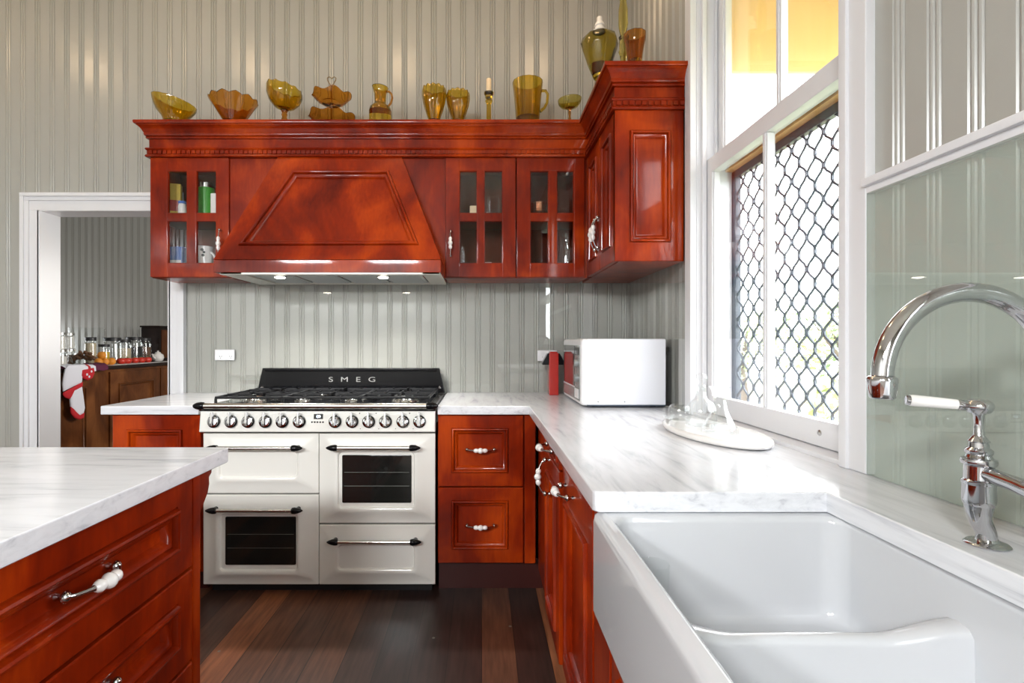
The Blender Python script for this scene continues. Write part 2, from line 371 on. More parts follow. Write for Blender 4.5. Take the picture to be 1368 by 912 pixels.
for y0, y1 in ((WY0 + .006, WY0 + .024), (WY1 - .024, WY1 - .006)):   # stop beads
    m.box(xw + .012, xw + .030, y0, y1, .9, WZ1, .003); m.box(xw + .066, xw + .074, y0, y1, .9, WZ1, .002)
m.build('jamb_lining', M['white'], win)
m = MB(); m.box(xw - .018, xw + .145, WY0, WY1, .895, .912, .004); m.build('stool', M['white'], win)
def sash(name, x0, x1, z0, z1, zb, zt):
    y0, y1 = WY0 + .008, WY1 - .008; st = .055; m = MB()
    m.box(x0, x1, y0, y0 + st, z0, z1, .003); m.box(x0, x1, y1 - st, y1, z0, z1, .003)
    m.box(x0, x1, y0 + st - .001, y1 - st + .001, z0, z0 + zb, .003); m.box(x0, x1, y0 + st - .001, y1 - st + .001, z1 - zt, z1, .003)
    ym = (y0 + y1)/2; m.box(x0 + .004, x1 - .004, ym - .015, ym + .015, z0 + zb, z1 - zt, .003); m.box(x0 + .0, x1, ym - .007, ym + .007, z0 + zb, z1 - zt, .002)
    for a, b in ((y0 + st, y0 + st + .007), (y1 - st - .007, y1 - st)): m.box(x0 + .008, x1 - .008, a, b, z0 + zb, z1 - zt)
    o = m.build(name, M['white'], win)
    g = MB(); xm = (x0 + x1)/2; g.box(xm - .002, xm + .002, y0 + st - .004, y1 - st + .004, z0 + zb - .004, z1 - zt + .004); g.build('glass', M['glass'], o)
    return o
ls = sash('lower_sash', xw + .032, xw + .066, .915, 1.945, .072, .062)
us = sash('upper_sash', xw + .076, xw + .108, 1.905, 2.93, .066, .07)
m = MB(); m.lathe([(.008, 0), (.008, .002), (.005, .004), (.0, .004)], 14, axis_mtx((xw + .032, 1.43, .953), (-1, 0, 0))); m.build('stop_screw', M['steel'], ls)
# timber frame and diamond security mesh outside
m = MB(); gx = 1.035
gy0, gy1, gz0, gz1 = WY0 - .06, 2.235, .87, 1.93
m.box(gx - .03, gx + .03, gy1 - .065, gy1 + .04, gz0, gz1 + .07, .003); m.box(gx - .03, gx + .03, gy0 - .04, gy0 + .05, gz0, gz1 + .07, .003)
m.box(gx - .03, gx + .03, gy0 + .05, gy1 - .065, gz1 - .03, gz1 + .07, .003); m.box(gx - .03, gx + .09, gy0 + .05, gy1 - .065, gz0 - .03, gz0 + .045, .003)
m.build('outer_frame', M['timber'], win)
m = MB(); a0, a1, b0, b1 = gy0 + .05, gy1 - .065, gz0 + .045, gz1 - .03
for y0, y1, z0, z1 in ((a0, a0 + .03, b0, b1), (a1 - .035, a1, b0, b1), (a0, a1, b0, b0 + .022), (a0, a1, b1 - .03, b1)): m.box(gx + .0, gx + .024, y0, y1, z0, z1, .002)
gf = m.build('screen_frame', M['navy'], win)
m = MB(); DW, DH = .082, .102; y = a0 - DW; n = 0
yy0, yy1, zz0, zz1 = a0 + .02, a1 - .02, b0 + .01, b1 - .01
k = 0
cols = int((yy1 - yy0)/(DW/2)) + 1; rows = int((zz1 - zz0)/DH*8)
for i in range(cols):                                          # wavy strands, touching at alternate half pitches
    base = yy0 + (i + .5)*DW/2; pts = []
    for j in range(rows + 1):
        z = zz0 + (zz1 - zz0)*j/rows; ph = 2*PI*(z - zz0)/DH
        off = (DW/4)*(math.cos(ph)*1.06 - .06*math.cos(3*ph))*(1 if i % 2 else -1)
        pts.append((gx + .012 + (.002 if i % 2 else -.002), min(max(base + off, yy0), yy1), z))
    m.tube(pts, .0042, 5)
m.build('diamond_mesh', M['navy'], gf)

m = MB()
for y0, y1, z0, z1 in ((VY0 - .08, VY0 + .04, VZ0 - .08, VZ1 + .08), (VY1 - .04, VY1 + .08, VZ0 - .08, VZ1 + .08), (VY0 + .04, VY1 - .04, VZ0 - .08, VZ0 + .04), (VY0 + .04, VY1 - .04, VZ1 - .04, VZ1 + .08), (VY0 + .04, VY1 - .04, 1.77, 1.83)): m.box(XR - .02, XR + .10, y0, y1, z0, z1, .004)
struct(m.build('added_window', M['white']))  # unseen opening put in to send daylight onto the island front
# ------------------------------------------------------------------ glass splashbacks
m = MB(); m.box(-1.757, .872, YB - .017, YB - .011, .902, 1.549)
tag(m.build('glass_splashback', M['splash'], origin=(-.44, YB - .014, .902)), 'long clear glass splashback behind the range, under the wall cabinets', 'splashback', 'glass splashbacks')
m = MB(); m.box(.872, .878, -.30, 1.186, .902, 1.537)
tag(m.build('glass_splashback', M['splash_g'], origin=(.875, .3, .902)), 'pale green glass splashback behind the chrome tap and sink', 'splashback', 'glass splashbacks')
m = MB(); m.box(.872, .878, 2.247, 3.108, .902, 1.549)
tag(m.build('glass_splashback', M['splash'], origin=(.875, 2.68, .902)), 'narrow glass splashback between the microwave corner and the window casing', 'splashback', 'glass splashbacks')
def outlet(name, label, u, v, w=.115, h=.064):
    p = W(u, v, YB - .018); t = thing(name, label, 'power outlet', (p.x, YB - .018, p.z - h/2), 'double power outlets on the glass'); fr = Frame((p.x, YB - .0175, p.z), (1, 0, 0), (0, 0, 1), (0, -1, 0))
    m = MB(); rect_rings(m, fr, [(-w/2, w/2, -h/2, h/2, 0, .004), (-w/2, w/2, -h/2, h/2, .005, .004), (-w/2+.003, w/2-.003, -h/2+.003, h/2-.003, .008, .004)]); m.build('plate', M['plastic'], t)
    for sx in (-.03, .03):
        m = MB(); fr.box(m, sx - .016, sx - .004, -.002, .018, .008, .011, .001); m.build('switch', M['plastic'], t)
        m = MB()
        for dx, dz, a in ((-.006, -.008, .5), (.006, -.008, -.5), (0, -.019, 0)):
            bm = bmesh.new(); bmesh.ops.create_cube(bm, size=1)
            for q in bm.verts:
                x, z = q.co.x*.002, q.co.y*.007; q.co = fr(sx + .008 + dx + x*math.cos(a) - z*math.sin(a), dz + x*math.sin(a) + z*math.cos(a), .0078 + q.co.z*.0012)
            m.add_bm(bm)
        m.build('socket', M['dim_lid'], t)
outlet('power_outlet', 'white double power outlet on the glass left of the range', 300.5, 474)
outlet('power_outlet', 'white double power outlet on the glass behind the red canister', 731, 475)

# ------------------------------------------------------------------ outside
m = MB(); m.box(1.0, 40, -25, 30, -1.0, -.9); struct(m.build('ground', M['ground']))
hood = thing('window_hood', 'ochre painted timber hood sheltering the window outside', 'window hood', (1.0, 1.72, 2.37))
for nm, yy in (('cheek', 2.27), ('cheek', 1.12)):
    m = MB(); m.prism([(1.0, 2.372), (1.78, 2.372), (1.78, 2.44), (1.0, 3.12)], lambda u, v, d: (u, yy + d, v), 0, .022); m.build(nm, M['ochre'], hood)
m = MB(); m.prism([(.99, 3.10), (1.86, 2.37), (1.86, 2.40), (.99, 3.14)], lambda u, v, d: (u, 1.08 + d, v), 0, 1.26); m.build('roof_sheet', M['ochre'], hood)
def tree(name, label, x, y, h, r, n, mats, seed):
    rnd = random.Random(seed); t = thing(name, label, 'tree', (x, y, -.9), 'trees in the garden')
    m = MB(); m.tube([(x, y, -.9), (x + .05, y, -.3), (x, y + .08, h*.45 - .9), (x + .1, y, h*.75 - .9)], [.14, .11, .08, .03], 8)
    for k in range(5):
        a = rnd.uniform(0, 2*PI); m.tube([(x, y + .05, h*.4 - .9), (x + r*.35*math.cos(a), y + r*.35*math.sin(a), h*.6 - .9), (x + r*.6*math.cos(a), y + r*.6*math.sin(a), h*.75 - .9)], [.05, .03, .012], 6)
    m.build('trunk', M['bark'], t); m = MB()
    cl = [(Vector((rnd.uniform(-1, 1), rnd.uniform(-1, 1), rnd.uniform(-.9, .9)))*r*.75, rnd.uniform(.25, .5)*r) for _ in range(16)]
    for k in range(n):
        c, cr = cl[k % 16]; d = Vector((rnd.gauss(0, 1), rnd.gauss(0, 1), rnd.gauss(0, 1))).normalized()*cr*rnd.uniform(.5, 1)
        p = Vector((x, y, h*.62 - .9)) + Vector((c.x, c.y, c.z*.75)) + d; s = rnd.uniform(.05, .11)
        u = Vector((rnd.gauss(0, 1), rnd.gauss(0, 1), rnd.gauss(0, 1))).normalized(); v = u.orthogonal().normalized()
        m.add([p - u*s, p + v*s*.45, p + u*s, p - v*s*.45], [[0, 1, 2, 3]], k % len(mats))
    m.build('crown', mats, t, recalc=False)
tree('tree', 'bushy green tree seen through the right half of the window mesh', 7.2, 10.0, 3.4, 1.5, 2200, [M['leaf'], M['leaf_y']], 1)
tree('tree', 'lower yellow-green tree nearest the window mesh', 4.6, 6.0, 1.9, .8, 1500, [M['leaf_y'], M['leaf']], 2)
tree('tree', 'slim green tree seen through the narrow left half of the window', 6.5, 13.0, 3.2, 1.3, 1800, [M['leaf'], M['leaf_y']], 3)
tree('tree', 'broad green tree behind the pale garden shed', 13.5, 17.5, 4.6, 2.0, 2600, [M['leaf'], M['leaf_y']], 4)
shed = thing('garden_shed', 'pale garden shed across the lawn seen through the window mesh', 'shed', (10.4, 12.2, -.9))
m = MB()
for k in range(12): m.box(9.2, 11.6, 11.2, 13.2, -.9 + k*.16, -.9 + k*.16 + .15, .01)
m.build('cladding', M['house'], shed)
m = MB(); m.prism([(9.0, 1.0), (11.8, 1.0), (10.4, 1.7)], lambda u, v, d: (u, 11.0 + d, v), 0, 2.4); m.build('gable_top', M['house'], shed)
# ================================================================== WORKTOPS
TZ, TB = .900, .858
def slab(name, label, poly, o, mat='marble'):
    m = MB(); lo = [(x, y, TB) for x, y in poly]; pin = inset_poly(poly, .003); pin2 = inset_poly(poly, .001)
    loops = [[(x, y, TB) for x, y in pin], [(x, y, TB + .003) for x, y in poly], [(x, y, TZ - .004) for x, y in poly], [(x, y, TZ - .001) for x, y in pin2], [(x, y, TZ) for x, y in pin]]
    bm = bmesh.new()
    vs = [[bm.verts.new(p) for p in l] for l in loops]; n = len(poly)
    for a, b in zip(vs, vs[1:]):
        for j in range(n): bm.faces.new((a[j], a[(j+1) % n], b[(j+1) % n], b[j]))
    f1 = bm.faces.new(vs[0][::-1]); f2 = bm.faces.new(vs[-1]); f1.normal_update(); f2.normal_update(); bmesh.ops.triangulate(bm, faces=[f1, f2]); m.add_bm(bm)
    return tag(m.build(name, M[mat], origin=o, angle=50), label, 'worktop')
XE, YE, SY = .225, 2.47, 1.05        # right run edge, back run edge, far end of the sink cut-out
slab('worktop', 'L-shaped white marble worktop carrying the microwave, with the sink cut into it',
     [(-.206, YB - .004), (-.206, YE), (XE, YE), (XE, SY + .012), (XE + .012, SY), (.692, SY), (.692, .20), (XE, .20), (XE, -.9), (.886, -.9), (.886, YB - .004)], (.5, 1.8, TB), 'marble_y')
slab('worktop', 'short white marble worktop between the doorway and the left side of the range', [(-1.794, YB - .04), (-1.794, YE), (-1.334, YE), (-1.334, YB - .004), (-1.755, YB - .004), (-1.755, YB - .04)], (-1.56, 2.8, TB))
slab('island_worktop', 'large white marble island worktop at front left', [(-2.3, 1.5), (-2.3, -.4), (-.722, -.4), (-.722, 1.494), (-.728, 1.5)], (-1.5, .6, TB))

# ================================================================== BASE UNITS
def carcass(parent, x0, x1, y0, y1, z0, z1, mat='wood'):
    m = MB(); m.box(x0, x1, y0, y1, z0, z1, .002); return m.build('carcass', M[mat], parent)
FY = 2.512                            # carcass front of the back run; fronts stand 20 mm proud
# left of the range
t = thing('base_cabinet', 'low cherry cabinet with one moulded door, under the worktop left of the range', 'cabinet', (-1.545, 2.8, 0))
carcass(t, -1.757, -1.332, FY, 3.10, .10, TB)
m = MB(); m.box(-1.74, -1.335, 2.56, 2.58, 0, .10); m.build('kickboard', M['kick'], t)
fr = back_front(-1.755, FY - .020, .12); m = MB(); rect_rings(m, fr, panel_rects(.42, .735, .068, .085, .07, .068)); m.build('door', M['wood'], t)
# drawers right of the range
t = thing('drawer_unit', 'cherry unit with two deep drawers beside the right edge of the range', 'cabinet', (0, 2.8, 0))
carcass(t, -.208, .262, FY, 3.10, .145, TB)
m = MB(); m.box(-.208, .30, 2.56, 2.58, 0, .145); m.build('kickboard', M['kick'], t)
m = MB(); m.box(.206, .258, FY - .012, FY, .145, TB, .002); m.build('filler_strip', M['wood'], t)
for z0, z1 in ((.514, .852), (.150, .508)):
    fr = back_front(-.205, FY - .020, z0); h = z1 - z0; m = MB()
    rect_rings(m, fr, panel_rects(.405, h, .062, .070, .064, .058)); d = m.build('drawer', M['wood'], t)
    zc = .690 if z0 > .4 else .328
    xa, xb = W(624, 0, FY).x, W(660, 0, FY).x
    bow_handle(d, (xa, FY - .004, zc), (xb, FY - .004, zc), (0, -1, 0), .046)
# right run, faces -X
FX = .282
t = thing('corner_cabinet', 'cherry cabinet in the right run with a small drawer over a narrow door', 'cabinet', (.55, 2.1, 0))
carcass(t, FX, .862, 1.752, 2.50, .10, TB)
m = MB(); m.box(.33, .345, 1.752, 2.54, 0, .10); m.build('kickboard', M['kick'], t)
fr = right_front(FX - .022, 2.14, .772); m = MB(); rect_rings(m, fr, panel_rects(.385, .080, .03, .03, .016, .016, .022, .5)); d = m.build('drawer', M['wood'], t)
bow_handle(d, (FX - .0145, 2.00, .812), (FX - .0145, 1.86, .812), (-1, 0, 0), .055)
fr = right_front(FX - .022, 2.14, .12); m = MB(); rect_rings(m, fr, panel_rects(.385, .645, .065, .065, .07, .065, .022)); d = m.build('door', M['wood'], t)
bow_handle(d, (FX - .022, 1.995, .752), (FX - .022, 1.995, .624), (-1, 0, 0), .045)
m = MB(); m.box(FX - .010, FX, 2.145, 2.50, .12, .852, .002); m.build('filler_strip', M['wood'], t)
t = thing('dishwasher_cabinet', 'cherry tall-panelled cabinet front with a horizontal bow handle next to the sink', 'cabinet', (.55, 1.5, 0))
carcass(t, FX + .008, .862, 1.262, 1.745, .10, TB)
m = MB(); m.box(.33, .345, 1.262, 1.75, 0, .10); m.build('kickboard', M['kick'], t)
fr = right_front(FX - .012, 1.742, .12); m = MB(); rect_rings(m, fr, panel_rects(.47, .672, .062, .062, .075, .102, .022)); d = m.build('door', M['wood'], t)
bow_handle(d, (FX - .012, 1.67, .744), (FX - .012, 1.535, .744), (-1, 0, 0), .045)
m = MB(); m.box(FX - .024, FX + .01, 1.264, 1.742, .800, .815, .004); m.build('top_bead', M['wood'], t)
t = thing('sink_cabinet', 'cherry cabinet with two moulded doors beneath the white butler sink', 'cabinet', (.55, .6, 0))
carcass(t, FX, .862, .17, 1.245, .10, .632)
m = MB(); m.box(FX - .012, .862, 1.106, 1.255, .10, TB, .002); m.build('side_panel', M['wood'], t)
m = MB(); m.box(.33, .345, .17, 1.25, 0, .10); m.build('kickboard', M['kick'], t)
for y1 in (1.055, .612):
    fr = right_front(FX - .020, y1, .12); m = MB(); rect_rings(m, fr, panel_rects(.438, .505, .06, .06, .065, .06)); d = m.build('door', M['wood'], t)
    ya = y1 - .39 if y1 > .9 else y1 - .048
    bow_handle(d, (FX - .02, ya, .52), (FX - .02, ya, .40), (-1, 0, 0), .036)

# ================================================================== ISLAND
IX = -.748
t = thing('island_cabinet', 'large cherry kitchen island with wide moulded drawers and bow handles', 'kitchen island', (-1.5, .55, 0))
m = MB(); m.box(-2.2, IX - .0285, -.3, 1.395, .09, TB, .002); m.build('carcass', M['wood'], t)
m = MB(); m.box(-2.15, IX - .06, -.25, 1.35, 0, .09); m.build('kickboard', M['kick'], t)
m = MB(); m.box(IX - .03, IX - .001, 1.362, 1.397, .09, TB, .002); m.build('corner_post', M['wood'], t)
for (y0, w) in ((.668, .690), (-.030, .690)):
    for (z0, z1) in ((.622, .853), (.382, .614), (.10, .374)):
        fr = island_front(IX, y0, z0); m = MB(); rect_rings(m, fr, panel_rects(w, z1 - z0, .066, .066, .060, .058, .028, 1.25)); d = m.build('drawer', M['wood'], t)
        zc = (z0 + z1)/2 + .002; yc = y0 + w/2
        bow_handle(d, (IX - .021, yc - .066, zc), (IX - .021, yc + .066, zc), (1, 0, 0), .050, 1.15)
m = MB(); prof = [(1.395, .853), (1.470, .853), (1.468, .835), (1.455, .826), (1.456, .806), (1.448, .785), (1.430, .765), (1.412, .748), (1.405, .728), (1.409, .715), (1.404, .700), (1.395, .696)]
m.prism(prof, lambda u, v, d: (d, u, v), IX - .050, IX - .008); m.build('corbel', M['wood'], t)

# ================================================================== WALL CABINETS
UB, UT, UF = 1.550, 2.203, 2.840       # bottom, top (under the cornice), door front
def open_box(parent, x0, x1, y0, y1, z0, z1, shelf):
    m = MB(); k = .018
    m.box(x0, x0 + k, y0, y1, z0, z1, .001); m.box(x1 - k, x1, y0, y1, z0, z1, .001); m.box(x0 + k, x1 - k, y0, y1, z0, z0 + k); m.box(x0 + k, x1 - k, y0, y1, z1 - k, z1)
    m.build('carcass', M['wood'], parent)
    m = MB(); m.box(x0 + k, x1 - k, y1 - .012, y1 - .002, z0 + k, z1 - k); m.build('back_panel', M['wood_in'], parent)
    m = MB(); m.box(x0 + k, x1 - k, y0 + .03, y1 - .012, shelf - .018, shelf); m.build('shelf', M['wood_in'], parent)
def glazed_door(parent, x0, x1, px, pz, hx=None, hz=(1.60, 1.72)):
    """four-pane door; px = x limits of two panes, pz = z limits of two panes"""
    yf, th = UF, .020; m = MB(); z0, z1 = UB + .003, UT - .003; (a0, a1), (b0, b1) = px; (c0, c1), (e0, e1) = pz
    def bx(u0, u1, w0, w1, d=0): m.box(u0, u1, yf + d, yf + th, w0, w1, .003)
    bx(x0, a0, z0, z1); bx(b1, x1, z0, z1); bx(a0 - .002, b1 + .002, z0, c0, .0008); bx(a0 - .002, b1 + .002, e1, z1, .0008)
    bx(a1, b0, c0 - .002, e1 + .002, .0015); bx(a0 - .002, a1 + .002, c1, e0, .0022); bx(b0 - .002, b1 + .002, c1, e0, .0022)
    for (u0, u1) in px:
        for (w0, w1) in pz:                      # fine bead round each pane
            rr = [(u0 - .001, u1 + .001, w0 - .001, w1 + .001, -.004), (u0 + .002, u1 - .002, w0 + .002, w1 - .002, -.004), (u0 + .004, u1 - .004, w0 + .004, w1 - .004, -.010), (u0 + .004, u1 - .004, w0 + .004, w1 - .004, -.018)]
            rect_rings(m, Frame((0, yf, 0), (1, 0, 0), (0, 0, 1), (0, -1, 0)), rr, cap=False)
    d = m.build('door', M['wood'], parent); g = MB()
    for (u0, u1) in px:
        for (w0, w1) in pz: g.box(u0 - .002, u1 + .002, yf + .0125, yf + .0155, w0 - .002, w1 + .002)
    g.build('glass', M['glass'], d)
    if hx is not None: bow_handle(d, (hx, yf, hz[0]), (hx, yf, hz[1]), (0, -1, 0), .034, .9)
    return d
wx = lambda u: (u - CU)*UF/F
wz = lambda v: H + (CV - v)*UF/F
PZ = ((wz(351.5), wz(294.8)), (wz(284.5), wz(228)))
SHELF = wz(289)
t = thing('glass_door_cabinet', 'wall cabinet with one four-pane glass door beside the doorway, left of the hood', 'cabinet', (-1.58, 2.98, UB))
open_box(t, -1.797, wx(306), UF + .021, 3.11, UB, UT, SHELF)
glazed_door(t, -1.795, wx(305.6), ((wx(223.6), wx(249.3)), (wx(261.6), wx(288.4))), PZ, wx(295.5), (wz(345), wz(308)))
t = thing('glass_door_cabinet', 'wall cabinet with two four-pane glass doors, right of the hood', 'cabinet', (.19, 2.98, UB))
open_box(t, wx(595), .576, UF + .021, 3.11, UB, UT, SHELF)
glazed_door(t, wx(595.3), wx(689), ((wx(613.7), wx(637.4)), (wx(647), wx(671.2))), PZ, wx(602), (wz(342), wz(309.5)))
glazed_door(t, wx(690.4), .560, ((wx(708.5), wx(733)), (wx(744), wx(767))), PZ)
# cabinet along the right wall
RX = .576
t = thing('wall_cabinet', 'cherry wall cabinet beside the window with a moulded end panel', 'cabinet', (.73, 2.55, UB))
m = MB(); m.box(RX + .022, .874, 2.280, 3.105, UB, UT, .001); m.build('carcass', M['wood'], t)
fr = back_front(RX, 2.260, UB); m = MB(); w = .874 - RX
rect_rings(m, fr, panel_rects(w, UT - UB, .063, .055, .080, .088, .02, 1.0)); m.build('end_panel', M['wood'], t)
for k, (y1, y0) in enumerate(((2.838, 2.553), (2.549, 2.264))):
    fr = right_front(RX, y1, UB + .003); m = MB(); rect_rings(m, fr, panel_rects(y1 - y0, UT - UB - .006, .055, .055, .07, .07)); d = m.build('door', M['wood'], t)
    yh = y0 + .026 if k == 0 else y1 - .026
    bow_handle(d, (RX, yh, 1.655), (RX, yh, 1.80), (-1, 0, 0), .040)
m = MB(); m.box(RX, .874, 2.842, 2.862, UB, UT); m.build('corner_fillet', M['wood'], t)
# cornice with dentils over all the wall cabinets
PR = [(0, 2.200), (.014, 2.200), (.018, 2.205), (.014, 2.213), (.010, 2.215), (.010, 2.236), (.014, 2.238), (.018, 2.244), (.014, 2.250), (.002, 2.251), (.002, 2.298),
      (.012, 2.300), (.015, 2.306), (.012, 2.312), (.018, 2.314), (.021, 2.321), (.020, 2.328), (.023, 2.332), (.029, 2.345), (.038, 2.356), (.046, 2.361), (.046, 2.366), (.054, 2.367), (.057, 2.376), (.055, 2.384), (.050, 2.386)]
path = [Vector(p) for p in ((-1.797, 3.112), (-1.797, UF), (RX, UF), (RX, 2.260), (.874, 2.260))]
def offs(d):
    out = []; n = len(path)
    for i in range(n):
        ds = [(path[j+1] - path[j]).normalized() for j in (i-1, i) if 0 <= j < n-1]; ns = [Vector((q.y, -q.x)) for q in ds]
        if len(ns) == 1: out.append(path[i] + ns[0]*d)
        else: b = (ns[0] + ns[1]).normalized(); out.append(path[i] + b*(d/b.dot(ns[0])))
    return out
m = MB(); m.loft([[(p.x, p.y, z) for p in offs(d)] for d, z in PR], closed=False)
top = offs(.050); cap = [(p.x, p.y, 2.386) for p in top] + [(.874, 3.112, 2.386)]
bm = bmesh.new(); f = bm.faces.new([bm.verts.new(p) for p in cap]); f.normal_update(); bmesh.ops.triangulate(bm, faces=[f]); m.add_bm(bm)
low = [(p.x, p.y, 2.200) for p in offs(0)] + [(.874, 3.112, 2.200)]
bm = bmesh.new(); f = bm.faces.new([bm.verts.new(p) for p in low]); f.normal_update(); bmesh.ops.triangulate(bm, faces=[f]); m.add_bm(bm)
for a, b in zip(path, path[1:]):
    d = (b - a); L = d.length; d.normalize(); nn = Vector((d.y, -d.x)); k = int(L/.0257)
    for i in range(k):
        c = a + d*(L*(i + .5)/k) + nn*.012
        hx = (abs(d.x)*.009 + abs(nn.x)*.005); hy = (abs(d.y)*.009 + abs(nn.y)*.005)
        m.box(c.x - hx, c.x + hx, c.y - hy, c.y + hy, 2.2165, 2.2345)
m.box(.874 - .03, .875, 2.262, 3.11, 2.2, 2.38)
tag(m.build('cornice', M['wood'], origin=(-.5, 2.9, 2.2), recalc=False), 'dark red dentil cornice running along the tops of the wall cabinets', 'cornice')

# ================================================================== HOOD
t = thing('range_hood', 'cherry canopy hood with a sloping moulded front above the range', 'range hood', (-.775, 2.85, UB))
HX0, HX1, HF, HL = -1.345, -.203, 2.63, 1.6155
tx0, tx1 = -1.10, -.430
A = Vector((HX0, HF, HL)); B = Vector((HX1, HF, HL)); Ct = Vector((tx1, UF - .006, UT - .002)); D = Vector((tx0, UF - .006, UT - .002))
Vv = Vector((0, UF - .006 - HF, UT - .002 - HL)); hh = Vv.length; Vv.normalize(); fr = Frame((0, HF, HL), (1, 0, 0), Vv, Vector((1, 0, 0)).cross(Vv))
poly = [(HX0, 0), (HX1, 0), (tx1, hh), (tx0, hh)]
m = MB()
pts = {}
def prow(d_in, dep, extra_b=0.0):
    q = inset_poly(poly, d_in) if d_in else poly
    return [fr(u, v, dep) for u, v in q]
loops = [[(p.x, UF + .018, p.z) for p in (A, B, Ct, D)], prow(0, 0)]
def inner(i):
    # panel outline measured on the photograph, then inset by i
    q = [(-1.235, .077), (-.315, .080), (-.493, hh - .088), (-1.012, hh - .088)]
    return inset_poly(q, i) if i else q
loops.append([fr(u, v, 0) for u, v in inset_poly(poly, .004)])
for i, dd in MOULD: loops.append([fr(u, v, dd*1.2) for u, v in inner(i*1.2)])
m.loft(loops); m.add(loops[-1], [[0, 1, 2, 3]])
m.build('canopy', M['wood'], t)
m = MB(); m.box(HX0, HX1, HF, 2.815, UB, HL - .001, .004); m.box(HX0, HX0 + .02, 2.8, 3.1, UB, HL); m.box(HX1 - .02, HX1, 2.8, 3.1, UB, HL); m.build('lip', M['wood'], t)
m = MB(); m.box(wx(306), wx(595), UF + .012, UF + .03, UB, UT); m.build('back_panel', M['wood'], t)
# steel insert seen from below
m = MB(); z = UB - .010; ix0, ix1, iy0, iy1 = HX0 + .03, HX1 - .004, HF + .004, 3.100
m.box(ix0, ix1, iy0, iy0 + .045, z, UB + .004, .003); m.box(ix0, ix1, iy1 - .03, iy1, z, UB + .004, .003); m.box(ix0, ix0 + .11, iy0, iy1, z + .001, UB + .004, .002); m.box(ix1 - .09, ix1, iy0, iy1, z + .001, UB + .004, .002)
ins = m.build('insert_frame', M['cream_metal'], t)
fx0, fx1 = ix0 + .115, ix1 - .095; n = 4; wd = (fx1 - fx0)/n
for k in range(n):
    m = MB(); a, b = fx0 + k*wd + .008, fx0 + (k+1)*wd - .008; m.box(a, b, iy0 + .05, iy1 - .034, z + .006, UB + .002, .003)
    for j in range(14): yy = iy0 + .07 + j*.026; m.box(a + .015, b - .015, yy, yy + .012, z + .003, z + .008)
    m.build('grease_filter', M['nickel'], ins)
m = MB(); m.box(fx0, fx1, iy0 + .05, iy1 - .034, UB + .003, UB + .006); m.build('filter_backing', M['dim_lid'], ins)
LEDS = []
for u in (376, 513):
    p = W(u, 369.5, 2.72); m = MB(); m.lathe([(.034, 0), (.034, -.004), (.028, -.006)], 20, Matrix.Translation((p.x, 2.70, z - .0)), 0); l = m.build('downlight', M['steel'], ins)
    m = MB(); m.lathe([(.026, -.006), (.024, -.010), (.010, -.012)], 20, Matrix.Translation((p.x, 2.70, z))); m.build('lens', M['lamp'], l)
    LEDS.append((p.x, 2.70, z - .02))
# ================================================================== RANGE COOKER
RF = 2.490
rng = thing('range_cooker', 'wide cream range cooker with two ovens, two drawers and black splashback', 'range cooker', (-.77, 2.78, 0))
X0, X1, XM = -1.322, -.219, -.772
m = MB(); m.box(X0 + .004, X1 - .004, RF + .028, 3.06, .05, .80, .002); m.build('body', M['enamel'], rng)
m = MB(); m.box(X0 + .02, X1 - .02, RF + .05, RF + .07, .0, .05); m.build('plinth', M['rubber'], rng)
m = MB(); m.box(X0 + .001, X1 - .001, RF + .018, RF + .03, .045, .78); m.build('gap_seal', M['rubber'], rng)
def cooker_door(name, x0, x1, z0, z1, ix0, ix1, iz0, iz1, window=None, hz=None, hx=None):
    fr = back_front(x0, RF, z0); w, h = x1 - x0, z1 - z0; a, b, c, d = ix0 - x0, ix1 - x0, iz0 - z0, iz1 - z0; m = MB(); r = .02
    rect_rings(m, fr, [(0, w, 0, h, -.02, .002), (0, w, 0, h, -.003, .003), (.003, w - .003, .003, h - .003, 0, .003), (.030, w - .030, .028, h - .026, .0015, .012),
        (a - .016, b + .016, c - .016, d + .008, .0135, .022), (a - .008, b + .008, c - .008, d + .006, .0165, .022), (a, b, c, d, .0165, .02), (a + .005, b - .005, c + .005, d - .004, .014, .018), (a + .010, b - .010, c + .010, d - .008, .004, .016)])
    o = m.build(name, M['enamel'], rng, angle=28)
    if window:
        q0, q1, s0, s1 = window; f2 = Frame((0, RF, 0), (1, 0, 0), (0, 0, 1), (0, -1, 0)); m = MB()
        rect_rings(m, f2, [(q0, q1, s0, s1, .003, .006), (q0, q1, s0, s1, .0075, .006), (q0 + .003, q1 - .003, s0 + .003, s1 - .003, .009, .005)]); ow = m.build('oven_window', M['oven_glass'], o)
        m = MB()
        for zz in (s0 + .08, s0 + .145): m.tube([(q0 + .01, RF - .0094, zz), (q1 - .01, RF - .0094, zz)], .0012, 6)
        m.build('oven_shelf', M['nickel_dark'], ow)
    xa, xb = hx; m = MB(); y = RF - .048
    m.tube([(xa + .03, y, hz), (xb - .03, y, hz)], .0088, 14, 0)
    for s, xe in ((1, xa), (-1, xb)):
        m.lathe([(.0095, 0), (.014, .003), (.0155, .014), (.013, .03), (.008, .043), (.003, .052), (.0005, .053)], 14, axis_mtx((xe + s*.045, y, hz), (-s, 0, 0)), 1)
        m.tube([(xe + s*.024, y + .002, hz), (xe + s*.024, RF + .002, hz - .004)], [.010, .012], 10, 1)
    m.build('handle', [M['steel'], M['black']], o, angle=50)
ux = lambda u: (u - CU)*RF/F
vz = lambda v: H + (CV - v)*RF/F
cu = lambda c: ux(250 + c/2.764)
cv = lambda c: vz(470 + c/2.764)
cooker_door('grill_door', X0, XM - .0015, cv(522), .767, cu(118), cu(415), cv(466), cv(362), None, cv(348), (cu(92), cu(432)))
